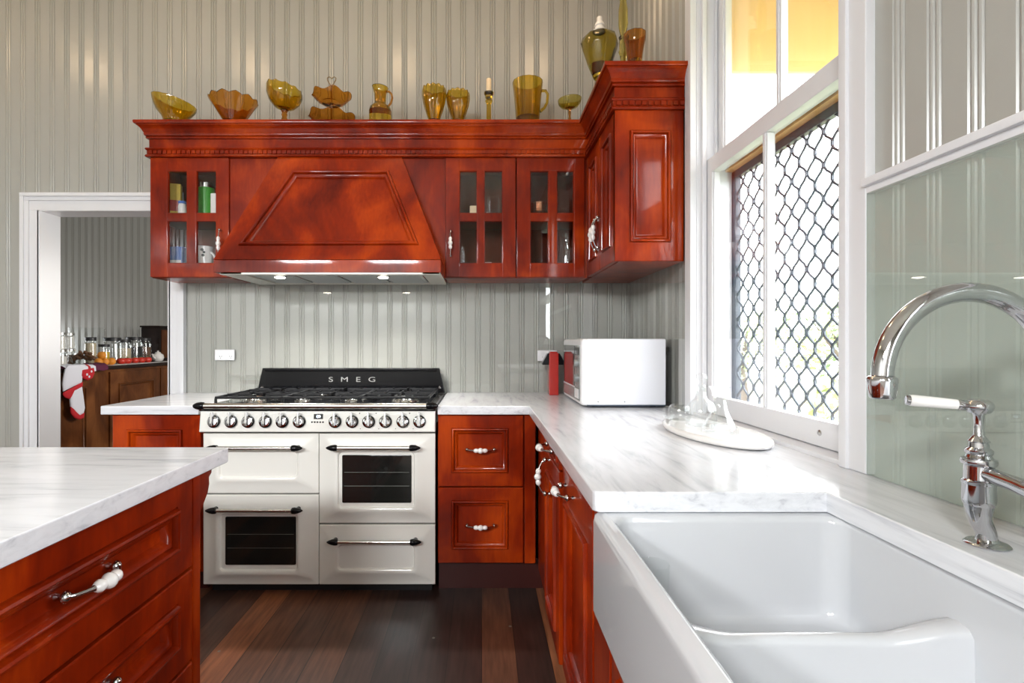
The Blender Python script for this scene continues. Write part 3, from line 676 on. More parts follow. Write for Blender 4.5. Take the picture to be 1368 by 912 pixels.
cooker_door('oven_door', X0, XM - .0015, .049, cv(527), cu(120), cu(415), cv(808), cv(592), (cu(144), cu(404), cv(783), cv(606)), cv(574), (cu(92), cu(433)))
cooker_door('oven_door', XM + .0015, X1, cv(632), .767, cu(555), cu(845), cv(578), cv(364), (cu(574), cu(829), cv(555), cv(379)), cv(347), (cu(529), cu(860)))
cooker_door('storage_drawer', XM + .0015, X1, .049, cv(638), cu(553), cu(845), cv(804), cv(706), None, cv(688), (cu(532), cu(863)))
# control panel: slopes slightly outward to its foot
pb, pt = Vector((0, RF - .035, .779)), Vector((0, RF - .022, .884)); V = (pt - pb).normalized(); hp = (pt - pb).length
fr = Frame((X0 - .002, pb.y, pb.z), (1, 0, 0), V, Vector((1, 0, 0)).cross(V)); wp = X1 - X0 + .004
m = MB(); rect_rings(m, fr, [(0, wp, 0, hp, -.06, .003), (0, wp, 0, hp, -.004, .003), (.004, wp - .004, .004, hp - .004, 0, .003)])
cp = m.build('control_panel', M['enamel'], rng)
pu = lambda c: (250 + c/2.764 - CU)*(RF - .03)/F - fr.O.x
pv = lambda c: (H + (CV - 470 - c/2.764)*(RF - .03)/F - fr.O.z)/V.z
for c, v_, r_ in ((636, 227, .003), (697, 227, .003), (821, 227, .003), (640, 283, .002), (708, 283, .002), (770, 283, .002), (835, 283, .002)):
    m = MB(); m.lathe([(r_, 0), (r_, .0008)], 10, fr.mtx(pu(c), pv(v_), 0), 0); m.build('printed_dot', M['dim_lid'], cp)
for c in (100, 163, 226, 290, 352, 415, 547, 610, 671, 733, 797, 858):
    u, v = pu(c), pv(257); mt = fr.mtx(u, v, 0); m = MB()
    m.lathe([(.029, 0), (.030, .003), (.029, .010), (.0255, .011)], 24, mt, 1, cap1=True)
    m.lathe([(.0255, .010), (.0245, .018), (.018, .0195), (.016, .016), (.010, .0155)], 24, mt, 0)
    bm = bmesh.new(); bmesh.ops.create_cube(bm, size=1)
    for q in bm.verts:
        wq = .0042 if q.co.y > 0 else .007; q.co = Vector((q.co.x*2*wq, -.020 + (q.co.y + .5)*.062, .014 + (q.co.z + .5)*.022))
    bmesh.ops.bevel(bm, geom=bm.edges[:], offset=.002, segments=2, affect='EDGES', profile=.5); bm.transform(mt); m.add_bm(bm, 0)
    m.build('knob', [M['chrome'], M['black']], rng, angle=40)
m = MB(); u0, u1, v0, v1 = pu(467), pu(501), pv(248), pv(229); fr.box(m, u0, u1, v0, v1, 0, .003, .001); dp = m.build('display', M['display'], cp)
m = MB(); vm = (v0 + v1)/2
for uu, hgt in ((.30, .009), (.42, .012), (.47, .012), (.58, .012), (.66, .012), (.74, .007)): fr.box(m, u0 + (u1 - u0)*uu - .001, u0 + (u1 - u0)*uu + .001, vm - hgt/2, vm + hgt/2, .003, .0034)
for uu, vv in ((.44, .006), (.62, .006), (.62, 0), (.45, -.006)): fr.box(m, u0 + (u1 - u0)*uu - .003, u0 + (u1 - u0)*uu + .003, vm + vv - .0008, vm + vv + .0008, .003, .0034)
m.build('digits', M['digits'], dp)
for k in range(5):
    m = MB(); m.lathe([(.004, 0), (.004, .003), (.003, .004)], 12, fr.mtx(pu(461 + k*10.2), pv(259), 0)); m.build('button', M['black'], cp)
# hob
m = MB(); m.box(X0, X1, RF - .020, 3.055, .884, .900, .004); m.build('hob_plate', M['steel'], rng)
m = MB(); m.box(X0 - .004, X1 + .004, RF - .030, 3.06, .876, .886, .003); m.build('hob_edge', M['black'], rng)
m = MB(); y, z = RF - .042, .902
m.tube([(X0 + .015, y, z), (X1 - .02, y, z)], .0135, 16, 0); m.box(X0 + .01, X1 - .012, y, RF + .02, .893, .905, .003, 0)
for s, xe in ((1, X0 - .022), (-1, X1 + .012)):
    m.lathe([(.0145, 0), (.018, .004), (.019, .016), (.016, .036), (.009, .050), (.001, .056)], 16, axis_mtx((xe + s*.05, y, z), (-s, 0, 0)), 1)
    m.box(xe + .024 if s > 0 else xe - .035, xe + .045 if s > 0 else xe - .024, y, RF + .01, .888, .903, .003, 1)
m.build('front_rail', [M['steel'], M['black']], rng, angle=50)
m = MB(); m.box(X0 + .030, X1 - .030, RF + .03, 3.02, .899, .9035, .002); m.build('burner_tray', M['black'], rng)
BUR = [(-1.14, 2.64, .045, 1), (-1.14, 2.90, .040, 0), (-.90, 2.64, .032, 0), (-.90, 2.91, .045, 0), (-.64, 2.64, .040, 0), (-.64, 2.90, .045, 0), (-.385, 2.66, .055, 2), (-.385, 2.91, .034, 0)]
for bx_, by_, br, kind in BUR:
    m = MB(); mt = Matrix.Translation((bx_, by_, .9035))
    m.lathe([(br*1.25, 0), (br*1.2, .006), (br*.95, .008), (br*.92, .014), (br*.8, .015)], 24, mt, 0)
    m.lathe([(br*.86, .0145), (br*.9, .019), (br*.8, .0225), (br*.2, .024)], 24, mt, 1)
    m.build('burner', [M['steel'], M['copper'] if kind == 1 else (M['steel'] if kind == 2 else M['iron'])], rng, angle=40)
for gx0, gx1 in ((-1.285, -.965), (-.955, -.595), (-.585, -.255)):
    m = MB(); z0, z1, t_ = .926, .938, .006; ya, yb = 2.535, 3.015; xm = (gx0 + gx1)/2
    for x in (gx0, gx1): m.box(x - t_, x + t_, ya, yb, z0, z1, .003)
    for yy in (ya, (ya + yb)/2, yb): m.box(gx0, gx1, yy - t_, yy + t_, z0, z1, .003)
    for yc in (2.65, 2.90):
        for sx in (-1, 1): m.box(xm + sx*.035 if sx > 0 else gx0, gx1 if sx > 0 else xm - .035, yc - .0045, yc + .0045, z0 + .001, z1 + .003, .002)
        m.box(xm - .0045, xm + .0045, yc + .035, yc + .115, z0 + .001, z1 + .003, .002); m.box(xm - .0045, xm + .0045, yc - .115, yc - .035, z0 + .001, z1 + .003, .002)
        for q in (.25, .75): xx = gx0 + (gx1 - gx0)*q; m.box(xx - .004, xx + .004, yc - .115, yc - .06, z0 + .001, z1 + .002, .002); m.box(xx - .004, xx + .004, yc + .06, yc + .115, z0 + .001, z1 + .002, .002)
    for x in (gx0, gx1):
        for yy in (ya, yb): m.tube([(x, yy, .9034), (x, yy, z0 + .004)], [.008, .006], 8)
    m.build('pan_support', M['iron'], rng)
# splashback: leaning trapezoid with folded top
sb = [(-1.309, .905), (-.2136, .905), (-.2466, 1.049), (-1.279, 1.049)]; ys = 3.062
m = MB(); m.loft([[(x, ys + .035, z) for x, z in sb], [(x, ys - .004 + (z - .905)*.04, z) for x, z in sb], [(x, ys - .006 + (z - .905)*.04, z) for x, z in inset_poly(sb, .004)]], 0, True, True)
spb = m.build('splashback', M['black'], rng)
m = MB(); m.box(-1.262, -.262, ys - .012, ys, 1.030, 1.047, .003); m.build('top_rail', M['black'], spb)
m = MB()
for x, z in ((-1.279, .935), (-.243, .937)): m.lathe([(.008, 0), (.008, .003), (.004, .006)], 12, axis_mtx((x, ys - .004, z), (0, -1, 0)))
m.build('screw', M['chrome'], spb)
fr = Frame(W(470, 507, ys - .003), (1, 0, 0), (0, .04, 1), (0, -1, 0)); V_ = fr.V.normalized(); fr.V = V_
for ch, cx_ in zip('SMEG', (442, 460.2, 478.5, 497)):
    text_mesh(ch, .041, Frame(W(cx_, 507, ys - .0045), (1, 0, 0), V_, (0, -1, 0)), 1, 1.5, .0012).build('letter', M['chrome'], spb)
# ================================================================== BUTLER SINK
t = thing('butler_sink', 'large white fireclay butler sink with a low divider, set under the worktop', 'sink', (.5, .62, .636))
m = MB(); x0, x1, y0, y1, zt, zb = .230, .752, .185, 1.100, TB - .001, .636
def L(ins, z, r, fx=0): return [(x, y, z) for x, y in rrect(x0 + ins + fx, x1 - ins, y0 + ins, y1 - ins, r, 6)]
def I(a, z, r): return [(x, y, z) for x, y in rrect(.262 + a, .702 - a, .225 + a, 1.032 - a, r, 6)]
m.loft([L(.022, zb, .02), L(.006, zb + .004, .024), L(.0, zb + .014, .026), L(0, zt - .024, .026), L(.003, zt - .011, .026), L(.010, zt - .003, .026), L(.020, zt, .026), I(-.010, zt, .045), I(-.004, zt - .004, .042), I(0, zt - .014, .040), I(.003, .69, .040), I(.007, .668, .040), I(.014, .660, .042), I(.027, .657, .045)], 0, True, True)
# divider between the two bowls, ends swept up into the walls
loops = []
for k in range(25):
    x = .258 + (.706 - .258)*k/24; e = max(0, 1 - (x - .262)/.12, 1 - (.702 - x)/.12); up = .022*e*e*(3 - 2*min(e, 1)); zz = .768 + up; yc = .770 + .010*math.sin(PI*k/24); wd = .014 + .012*e
    loops.append([(x, yc - wd - .028, .655), (x, yc - wd - .012, .662), (x, yc - wd - .004, .68), (x, yc - wd, zz - .014), (x, yc - wd*.72, zz - .004), (x, yc, zz), (x, yc + wd*.72, zz - .004), (x, yc + wd, zz - .014), (x, yc + wd + .004, .68), (x, yc + wd + .012, .662), (x, yc + wd + .028, .655)])
m.loft(loops, 0, True, True)
m.build('basin', M['sink'], t, angle=60)
for yy in (.90, .48):
    m = MB(); m.lathe([(.040, .6575), (.041, .660), (.034, .661), (.030, .6585), (.006, .6582)], 24, Matrix.Translation((.49, yy, 0))); m.lathe([(.008, .658), (.006, .661), (.001, .661)], 12, Matrix.Translation((.49, yy, 0))); m.build('drain', M['chrome'], t)
g = thing('drinking_glass', 'clear straight drinking glass standing in the far corner of the sink', 'glass', (.317, .965, .6578))
m = MB(); m.lathe([(.023, 0), (.025, .002), (.029, .135), (.0285, .136), (.0272, .135), (.023, .008), (.001, .008)], 28, Matrix.Translation((.317, .965, .6578))); m.build('tumbler', M['clear'], g, angle=60)

# ================================================================== BRIDGE TAP
tp = thing('bridge_tap', 'chrome bridge tap with gooseneck spout and white levers behind the sink', 'tap', (.742, .675, TZ))
def pillar(y, hot):
    m = MB(); x = .742
    m.lathe([(.026, .0), (.027, .002), (.024, .005), (.014, .007), (.012, .012)], 24, Matrix.Translation((x + .006, y, TZ)))
    m.tube([(x + .006, y, TZ + .006), (x + .004, y, TZ + .020), (x - .004, y, TZ + .036), (x - .006, y, TZ + .052), (x - .006, y, TZ + .064)], [.0125, .0125, .0135, .0165, .018], 18)
    m.lathe([(.0165, .058), (.019, .062), (.0200, .068), (.0195, .090), (.0205, .092), (.0205, .096), (.018, .098), (.0175, .118), (.0205, .120), (.0215, .124), (.0205, .128), (.016, .130), (.0145, .134), (.0165, .137), (.0165, .141), (.012, .145), (.0115, .152), (.013, .154), (.010, .158), (.0065, .163), (.0058, .178), (.0065, .192), (.009, .196)], 24, Matrix.Translation((x - .006, y, TZ)))
    o = m.build('pillar', M['chrome'], tp, angle=40)
    m = MB(); zc = TZ + .205; m.lathe([(.006, -.010), (.013, -.009), (.0165, -.004), (.0175, .001), (.016, .006), (.011, .010), (.004, .0115), (.001, .0118)], 22, Matrix.Translation((x - .006, y, zc)), 0)
    d = Vector((-.92, .35 if hot else -.35, .07)).normalized(); p = Vector((x - .006, y, zc))
    m.tube([p + d*.012, p + d*.022, p + d*.026], [.0075, .0085, .0075], 14, 0)
    m.tube([p + d*.024, p + d*.028, p + d*.06, p + d*.080, p + d*.084], [.0072, .0078, .0088, .0092, .0085], 16, 1); m.tube([p + d*.083, p + d*.088, p + d*.089], [.0080, .0075, .005], 14, 0)
    m.build('lever', [M['chrome'], M['porcelain']], tp, angle=45)
pillar(.775, True); pillar(.575, False)
m = MB(); xb, zb_ = .736, TZ + .108
m.tube([(xb, .785, zb_), (xb, .755, zb_), (xb - .004, .715, zb_ - .003), (xb - .006, .675, zb_ - .008), (xb - .004, .635, zb_ - .003), (xb, .595, zb_), (xb, .565, zb_)], [.0115, .0105, .011, .014, .011, .0105, .0115], 16)
m.lathe([(.017, -.012), (.019, -.004), (.019, .012), (.0165, .018), (.0185, .022), (.0185, .034), (.0145, .040)], 22, Matrix.Translation((xb, .675, zb_)))
m.build('bridge', M['chrome'], tp, angle=50)
m = MB(); r = .111; xc, zc = .6275, 1.1535; ptsl = [(xb, .675, zb_ + .02), (xb + .001, .675, zb_ + .07), (xc + r, .675, zc - .03)]
ptsl += [(xc + r*math.cos(a*PI/28), .675, zc + r*math.sin(a*PI/28)) for a in range(0, 28)]
ptsl += [(xc - r, .675, zc), (xc - r - .0012, .675, zc - .003)]
m.tube(ptsl, .0125, 22)
m.lathe([(.0125, .006), (.0165, .003), (.0170, -.001), (.0155, -.014), (.0150, -.016), (.0145, -.022), (.0125, -.024), (.010, -.021)], 24, Matrix.Translation((xc - r, .675, zc - .002)))
m.build('spout', M['chrome'], tp, angle=50)

# ================================================================== MICROWAVE AND NEIGHBOURS
mw = thing('microwave', 'white microwave oven side-on in the worktop corner by the window', 'microwave', (.66, 2.64, TZ))
m = MB(); ya, yb = 2.395, 2.905; z0, z1 = TZ + .012, 1.216
m.box(.482, .845, ya, yb, z0, z1, .006); c_ = m.build('housing', M['enamel_white'], mw)
m = MB(); fr = Frame((.486, yb, z0), (0, -1, 0), (0, 0, 1), (-1, 0, 0)); wl, hl = yb - ya, z1 - z0
rect_rings(m, fr, [(0, wl, -.002, hl, 0, .012), (0, wl, -.002, hl, .018, .014), (.004, wl - .006, .002, hl - .004, .027, .016), (.012, wl - .014, .010, hl - .010, .031, .016)], k=4); m.build('front_frame', M['plastic'], mw, angle=50)
m = MB(); fr.box(m, .03, wl - .155, .075, hl - .03, .028, .034, .003); m.build('door_window', M['smoked'], mw)
m = MB(); fr.box(m, .03, wl - .155, .015, .068, .028, .034, .003); m.build('door_base', M['silver'], mw)
m = MB(); fr.box(m, wl - .145, wl - .02, .015, hl - .03, .028, .034, .003); cpn = m.build('control_panel', M['silver'], mw)
m = MB(); fr.box(m, wl - .135, wl - .03, hl - .075, hl - .042, .034, .0355, .001); m.build('display', M['display'], cpn)
for zz in (.20, .13): m = MB(); m.lathe([(.019, 0), (.018, .012), (.010, .014)], 20, fr.mtx(wl - .082, zz - .01, .034)); m.build('dial', M['silver'], cpn)
m = MB(); fr.box(m, wl - .130, wl - .035, .025, .07, .034, .037, .002); m.build('button', M['plastic'], cpn)
for x in (.53, .80):
    for y in (ya + .05, yb - .05): m = MB(); m.lathe([(.014, 0), (.016, .013)], 14, Matrix.Translation((x, y, TZ + .0005))); m.build('foot', M['rubber'], mw)
m = MB()
for x in (.534, .655): m.lathe([(.0035, 0), (.003, .002)], 10, axis_mtx((x, ya + .0005, z0 + .016), (0, -1, 0)))
m.build('screw', M['steel'], mw)
m = MB(); m.box(.483, .843, ya - .0012, ya + .004, z0 - .004, z0 + .002); m.build('base_edge', M['navy'], mw)
m = MB(); m.tube([(.846, ya + .12, 1.165), (.860, ya + .12, 1.165), (.862, ya + .13, 1.14)], [.014, .014, .010], 12); m.build('cable_entry', M['rubber'], mw)
p = W(742, 528, 2.985)
cn = thing('red_canister', 'tall red canister with black tapered wings standing against the microwave', 'canister', (.412, 2.985, TZ))
m = MB(); m.box(.383, .437, 2.955, 3.03, TZ, 1.140, .006); m.box(.389, .431, 2.962, 3.022, 1.139, 1.147, .003); m.build('body', M['red'], cn)
m = MB()
for s, xx in ((-1, .384), (1, .436)):
    m.prism([(xx, 1.137), (xx + s*.008, 1.137), (xx + s*.036, 1.085), (xx + s*.036, 1.072), (xx, 1.072)], lambda u, v, d: (u, 2.965 + d, v), 0, .055)
m.build('wing', M['black'], cn)

# platter and clear glass on the sill end of the worktop
pl = thing('platter', 'oval white stone platter on the worktop below the window', 'platter', (.74, 1.685, TZ))
m = MB(); T = Matrix.Translation((.742, 1.685, TZ + .0005)) @ Matrix.Rotation(math.radians(6), 4, 'Z') @ Matrix.Diagonal((.118, .255, 1, 1))
m.lathe([(.90, 0), (.97, .003), (1.0, .010), (1.0, .016), (.985, .021), (.95, .023), (.3, .0215), (.001, .0215)], 56, T); m.build('board', M['porcelain'], pl, angle=50)
tag(pl, pl['label'], 'platter')
PT = TZ + .0222
def clear_lathe(name, label, cat, x, y, z, prof, t_=.002, n=28, extra=None, mat='clear', group=None):
    th = thing(name, label, cat, (x, y, z), group); m = MB(); out = prof; inn = [(max(r - t_, .0005), zz) for r, zz in reversed(prof) if zz > prof[0][1] + .004]; inn += [(.0005, inn[-1][1] if inn else .004)]
    m.lathe(out + inn, n, Matrix.Translation((x, y, z))); m.build('bowl' if cat == 'bowl' else 'body', M[mat], th, angle=60)
    return th
q = clear_lathe('carafe', 'clear glass carafe with a flared lip, nearest on the white platter', 'carafe', .728, 1.60, PT, [(.050, 0), (.054, .004), (.050, .020), (.034, .048), (.022, .075), (.0175, .100), (.018, .118), (.026, .136), (.031, .142)], group='clear glass on the platter')
q = clear_lathe('decanter', 'tall clear glass decanter with a ball stopper on the white platter', 'decanter', .730, 1.74, PT, [(.046, 0), (.050, .005), (.050, .050), (.040, .075), (.020, .090), (.015, .110), (.016, .128), (.022, .133)], group='clear glass on the platter')
m = MB(); m.lathe([(.012, .118), (.013, .134), (.009, .138), (.017, .148), (.020, .158), (.017, .168), (.007, .174), (.001, .175)], 20, Matrix.Translation((.730, 1.74, PT))); m.build('stopper', M['clear'], q, angle=60)
q = clear_lathe('glass_cup', 'small clear round glass cup with a looped handle on the far end of the platter', 'cup', .700, 1.85, PT, [(.026, 0), (.036, .006), (.040, .026), (.036, .048), (.030, .056)], group='clear glass on the platter')
m = MB(); m.tube([(.700 - .035 - .022*math.sin(a*PI/8), 1.85, PT + .030 + .020*math.cos(a*PI/8)) for a in range(9)], .004, 10); m.build('handle', M['clear'], q, angle=60)

# ================================================================== AMBER GLASS ON THE CABINET TOPS
CT = 2.3865; GRP = 'amber glassware along the cabinet tops'
def amber(name, label, cat, x, y, prof, t_=.004, n=48, flutes=0, amp=0, scal=0, sk=0, tilt=0, mat='amber', z=CT, part='bowl', zlim=None):
    th = thing(name, label, cat, (x, y, z), GRP); h = prof[-1][1]
    def fn(r, zz, a):
        f = (zz/h); rr = r*(1 + amp*abs(math.cos(flutes*a/2))*min(1, f*3)) if flutes else r
        z2 = zz + (scal*math.cos(sk*a)*f**6 if scal else 0) + tilt*rr*math.cos(a)*(f*f)
        return rr, z2
    lim = prof[0][1] + .012 if zlim is None else zlim
    inn = [(max(r - t_, .0005), zz) for r, zz in reversed(prof) if zz > lim]; inn += [(.0005, inn[-1][1])]
    m = MB(); m.lathe(prof + inn, n, Matrix.Translation((x, y, z)), 0, fn); m.build(part, M[mat], th, angle=60)
    return th
ux2 = lambda u, Y: (u - CU)*Y/F
YG = 2.87
amber('tilted_bowl', 'amber glass bowl with a steeply sloping rim, first from the left on the cornice', 'bowl', ux2(233, YG), YG, [(.055, 0), (.058, .004), (.052, .020), (.060, .045), (.082, .070), (.096, .095), (.103, .115), (.105, .130)], flutes=18, amp=.05, tilt=-.24)
amber('scalloped_bowl', 'flared brown amber bowl with a scalloped rim, second from the left', 'bowl', ux2(312, YG), YG, [(.045, 0), (.050, .006), (.052, .020), (.075, .058), (.098, .098), (.120, .130), (.123, .136)], flutes=12, amp=.04, scal=.006, sk=12, mat='amber_red')
q = amber('compote', 'ribbed amber compote leaning on a twisted stem, left of the two-tier stand', 'compote', ux2(380, YG), YG, [(.012, .080), (.020, .084), (.050, .100), (.076, .130), (.088, .165), (.088, .195), (.086, .205)], flutes=22, amp=.07, scal=.004, sk=11, tilt=-.22, zlim=.088)
m = MB(); x = ux2(380, YG); m.lathe([(.042, 0), (.044, .003), (.040, .007), (.016, .014), (.012, .022), (.016, .034), (.012, .045), (.016, .058), (.012, .068), (.018, .079), (.020, .086)], 32, Matrix.Translation((x, YG, CT))); m.build('stem', M['amber_red'], q, angle=60)
st = thing('two_tier_stand', 'two-tier amber cake stand with a heart-shaped metal handle', 'cake stand', (ux2(443, YG), YG, CT), GRP); x = ux2(443, YG)
for nm, zz, rr in (('lower_plate', .030, .122), ('upper_plate', .118, .104)):
    m = MB(); pr = [(rr*.45, 0), (rr*.55, .002), (rr*.75, .014), (rr*.9, .032), (rr, .044), (rr*1.0, .047)]; inn = [(r - .004, z + .002) for r, z in reversed(pr[1:])]
    m.lathe(pr + inn + [(.004, .005)], 60, Matrix.Translation((x, YG, CT + zz - .028 if nm == 'lower_plate' else CT + zz)), 0, lambda r, z, a: (r*(1 + .05*math.cos(6*a)*(z/.047)), z + .009*math.cos(6*a + 1)*(z/.047)**2)); m.build(nm, M['amber_red'], st, angle=60)
m = MB(); m.lathe([(.012, .004), (.010, .010), (.0045, .014), (.0045, .116), (.010, .120), (.004, .126), (.0035, .215)], 14, Matrix.Translation((x, YG, CT)), 0); m.build('rod', M['bronze'], st)
m = MB(); hp_ = [(0, .212), (-.012, .230), (-.022, .247), (-.023, .260), (-.013, .267), (-.002, .260), (.001, .256), (.004, .260), (.014, .267), (.024, .260), (.022, .247), (.012, .230), (.001, .213)]
m.tube([(x + a, YG, CT + b) for a, b in hp_], .0028, 8); m.build('handle', M['bronze'], st, angle=60)
x = ux2(508, YG)
q = amber('pitcher', 'amber glass pitcher with a narrow neck and pouring lip, beside the two-tier stand', 'pitcher', x, YG, [(.058, 0), (.061, .005), (.061, .075), (.056, .095), (.036, .112), (.031, .125), (.032, .170), (.038, .195), (.044, .208)], flutes=14, amp=.015, tilt=-.10, part='body')
m = MB(); m.tube([(x + .028, YG, CT + .185), (x + .048, YG, CT + .186), (x + .062, YG, CT + .172), (x + .066, YG, CT + .150), (x + .058, YG, CT + .122), (x + .044, YG, CT + .106)], [.006, .006, .0055, .0055, .006, .006], 10); m.build('handle', M['amber_red'], q, angle=60)
VP = [(.027, 0), (.030, .004), (.026, .012), (.030, .030), (.044, .075), (.056, .120), (.062, .160), (.062, .188), (.058, .203)]
amber('fluted_vase', 'taller fluted amber vase, left of the two matching vases', 'vase', ux2(580, YG), YG, VP, flutes=12, amp=.08, scal=.003, sk=12)
amber('fluted_vase', 'shorter fluted amber vase, right of the two matching vases, next to the candlestick', 'vase', ux2(612, YG), YG, [(r*.97, z*.88) for r, z in VP], flutes=12, amp=.08, scal=.003, sk=12)
x = ux2(653, YG); q = thing('candlestick', 'amber glass candlestick holding a short cream candle', 'candlestick', (x, YG, CT), GRP)
m = MB(); m.lathe([(.046, 0), (.048, .004), (.040, .012), (.020, .022), (.013, .032), (.0125, .116), (.016, .124), (.020, .134), (.014, .142), (.020, .152), (.018, .160), (.026, .170), (.026, .180), (.012, .181)], 28, Matrix.Translation((x, YG, CT))); m.build('holder', M['amber'], q, angle=60)
m = MB(); m.lathe([(.015, .176), (.0135, .252), (.011, .256), (.001, .257)], 18, Matrix.Translation((x, YG, CT))); m.build('candle', M['wax'], q)
x = ux2(705, YG); q = amber('tall_jug', 'large straight amber jug with a curved handle, right of the candlestick', 'jug', x, YG, [(.060, 0), (.063, .005), (.064, .040), (.068, .110), (.074, .180), (.079, .222), (.080, .236)], flutes=16, amp=.045, part='body', mat='amber')
m = MB(); m.tube([(x + .076, YG, CT + .190), (x + .098, YG, CT + .190), (x + .110, YG, CT + .170), (x + .106, YG, CT + .125), (x + .090, YG, CT + .095), (x + .068, YG, CT + .078)], [.008, .008, .0075, .0075, .0075, .009], 12); m.build('handle', M['amber'], q, angle=60)
q = amber('small_compote', 'small shallow olive glass compote on a thin stem, nearest the cabinet corner', 'compote', ux2(761, YG), YG, [(.010, .090), (.022, .093), (.045, .103), (.060, .120), (.064, .138), (.064, .142)], mat='amber_pale', zlim=.096, t_=.003, tilt=.08)
m = MB(); m.lathe([(.034, 0), (.035, .003), (.012, .010), (.006, .020), (.008, .035), (.0055, .05), (.008, .070), (.006, .082), (.012, .091), (.012, .094)], 24, Matrix.Translation((ux2(761, YG), YG, CT))); m.build('stem', M['amber_red'], q, angle=60)
# on the cabinet by the window
YL = 2.66; x = ux2(801, YL)
q = amber('oil_lamp', 'faceted olive amber oil lamp with a white burner, on top near the cabinet corner', 'oil lamp', x, YL, [(.026, .150), (.034, .156), (.060, .215), (.088, .300), (.096, .328), (.086, .356), (.050, .378), (.030, .386), (.028, .390)], n=8, mat='amber_pale', zlim=.158, part='font')
m = MB(); m.lathe([(.062, 0), (.064, .005), (.056, .014), (.026, .030), (.018, .050), (.022, .075), (.015, .095), (.020, .120), (.014, .135), (.028, .150), (.028, .153)], 24, Matrix.Translation((x, YL, CT))); m.build('pedestal', M['amber_pale'], q, angle=60)
m = MB(); m.lathe([(.034, .388), (.034, .394), (.024, .398), (.022, .412), (.026, .418), (.022, .430), (.015, .438), (.013, .462), (.002, .463)], 18, Matrix.Translation((x, YL, CT))); m.build('burner', M['paper'], q)
YL = 2.44; x = ux2(832.5, YL)
q = thing('glass_candlestick', 'very tall slender amber candlestick rising out of frame behind the goblet', 'candlestick', (x, YL, CT), GRP)
m = MB(); m.lathe([(.052, 0), (.054, .004), (.046, .012), (.018, .03), (.012, .06), (.013, .13), (.016, .150), (.021, .165), (.0165, .175), (.018, .20), (.017, .222), (.021, .232), (.013, .236), (.015, .25), (.022, .29), (.021, .36), (.014, .40), (.020, .42), (.025, .45), (.012, .452)], 24, Matrix.Translation((x, YL, CT))); m.build('column', M['amber_pale'], q, angle=60)
YL = 2.32; x = ux2(848, YL)
amber('goblet', 'brown amber pressed-glass goblet with a plain gold rim, front of the window cabinet top', 'goblet', x, YL, [(.026, 0), (.029, .004), (.026, .012), (.030, .060), (.037, .110), (.043, .140), (.046, .148), (.047, .176)], flutes=10, amp=.05, mat='amber_red', part='bowl')
# ================================================================== INSIDE THE GLASS CABINETS
SZ, BZ = SHELF, UB + .0182; YI = 2.95
def cx(u, Y): return (u - CU)*Y/F
def carton(name, label, cat, x, y, z, w, d, h, mat, rz=0, band=None, group='packets in the glass cabinet by the doorway'):
    t = thing(name, label, cat, (x, y, z), group); m = MB(); T = Matrix.Translation((x, y, z)) @ Matrix.Rotation(rz, 4, 'Z'); m.box(-w/2, w/2, -d/2, d/2, 0.0003, h, .0015, mtx=T); m.box(-w/2, w/2, -.0012, .0012, h - .001, h + .004, 0, mtx=T); m.build('box', M[mat], t)
    if band: m = MB(); m.box(-w/2 + .004, w/2 - .004, -d/2 - .0008, -d/2 + .001, h*.25, h*.55, 0, mtx=T); m.build('printed_band', M[band], t)
    return t
def jar(name, label, cat, x, y, z, r, h, body, lid=None, fill=None, fh=.7, group=None, wall='clear', neck=True):
    t = thing(name, label, cat, (x, y, z), group); m = MB(); T = Matrix.Translation((x, y, z + .0004))
    hs = h*.86 if lid else h
    pr = [(r*.93, 0), (r, .004), (r, hs*.86), (r*.86, hs*.94), (r*.86, hs)] if neck else [(r*.93, 0), (r, .004), (r, hs*.97), (r*.98, hs)]
    if body == 'clear':
        inn = [(q - .002, zz) for q, zz in reversed(pr) if zz > .003] + [(.0005, .004)]; m.lathe(pr + inn, 24, T); o = m.build('jar_body', M[wall], t, angle=60)
        if fill: m = MB(); m.lathe([(r*.90, .0045), (r - .003, .008), (r - .003, hs*fh), (r*.5, hs*fh + .004), (.001, hs*fh + .005)], 20, T); m.build('contents', M[fill], o)
    else: m.lathe(pr + [(.001, hs)], 24, T); m.build('body', M[body], t)
    if lid:
        m = MB(); m.lathe([(r*.9, hs), (r*.96, hs), (r*.96, h*.985), (r*.9, h), (.001, h)], 24, T); m.build('lid', M[lid], t)
    return t
GL = 'packets in the glass cabinet by the doorway'
carton('yellow_packet', 'yellow packet on the upper shelf of the cabinet by the doorway', 'packet', cx(233, YI), YI, SZ, .070, .05, .205, 'yellow', .35, 'red')
jar('salt_shaker', 'small blue and white shaker beside the yellow packet', 'shaker', cx(243.5, YI - .02), YI - .02, SZ, .021, .105, 'paper', 'blue', group=GL)
jar('green_tin', 'tall bright green tin on the upper shelf, right pane of the cabinet by the doorway', 'tin', cx(275.5, YI), YI, SZ, .043, .212, 'green', 'steel', group=GL, neck=False)
carton('white_packet', 'small white packet leaning beside the green tin', 'packet', cx(286, YI - .045), YI - .045, SZ, .03, .02, .140, 'paper', 0)
carton('blue_carton', 'blue carton with a white band on the bottom of the cabinet by the doorway', 'carton', cx(236, YI), YI, BZ, .085, .05, .165, 'blue', 0, 'paper')
t = thing('white_mug', 'white mug with a dark motif on the bottom of the cabinet by the doorway', 'mug', (cx(272, YI), YI, BZ), GL); x = cx(272, YI)
m = MB(); m.lathe([(.042, 0), (.045, .003), (.048, .166), (.047, .168), (.044, .166), (.041, .006), (.001, .006)], 28, Matrix.Translation((x, YI, BZ + .0004))); m.build('cup', M['porcelain'], t, angle=60)
m = MB(); m.tube([(x + .043 + .026*math.sin(a*PI/8), YI - .01, BZ + .092 + .042*math.cos(a*PI/8)) for a in range(9)], .0055, 10); m.build('handle', M['porcelain'], t, angle=60)
m = MB()
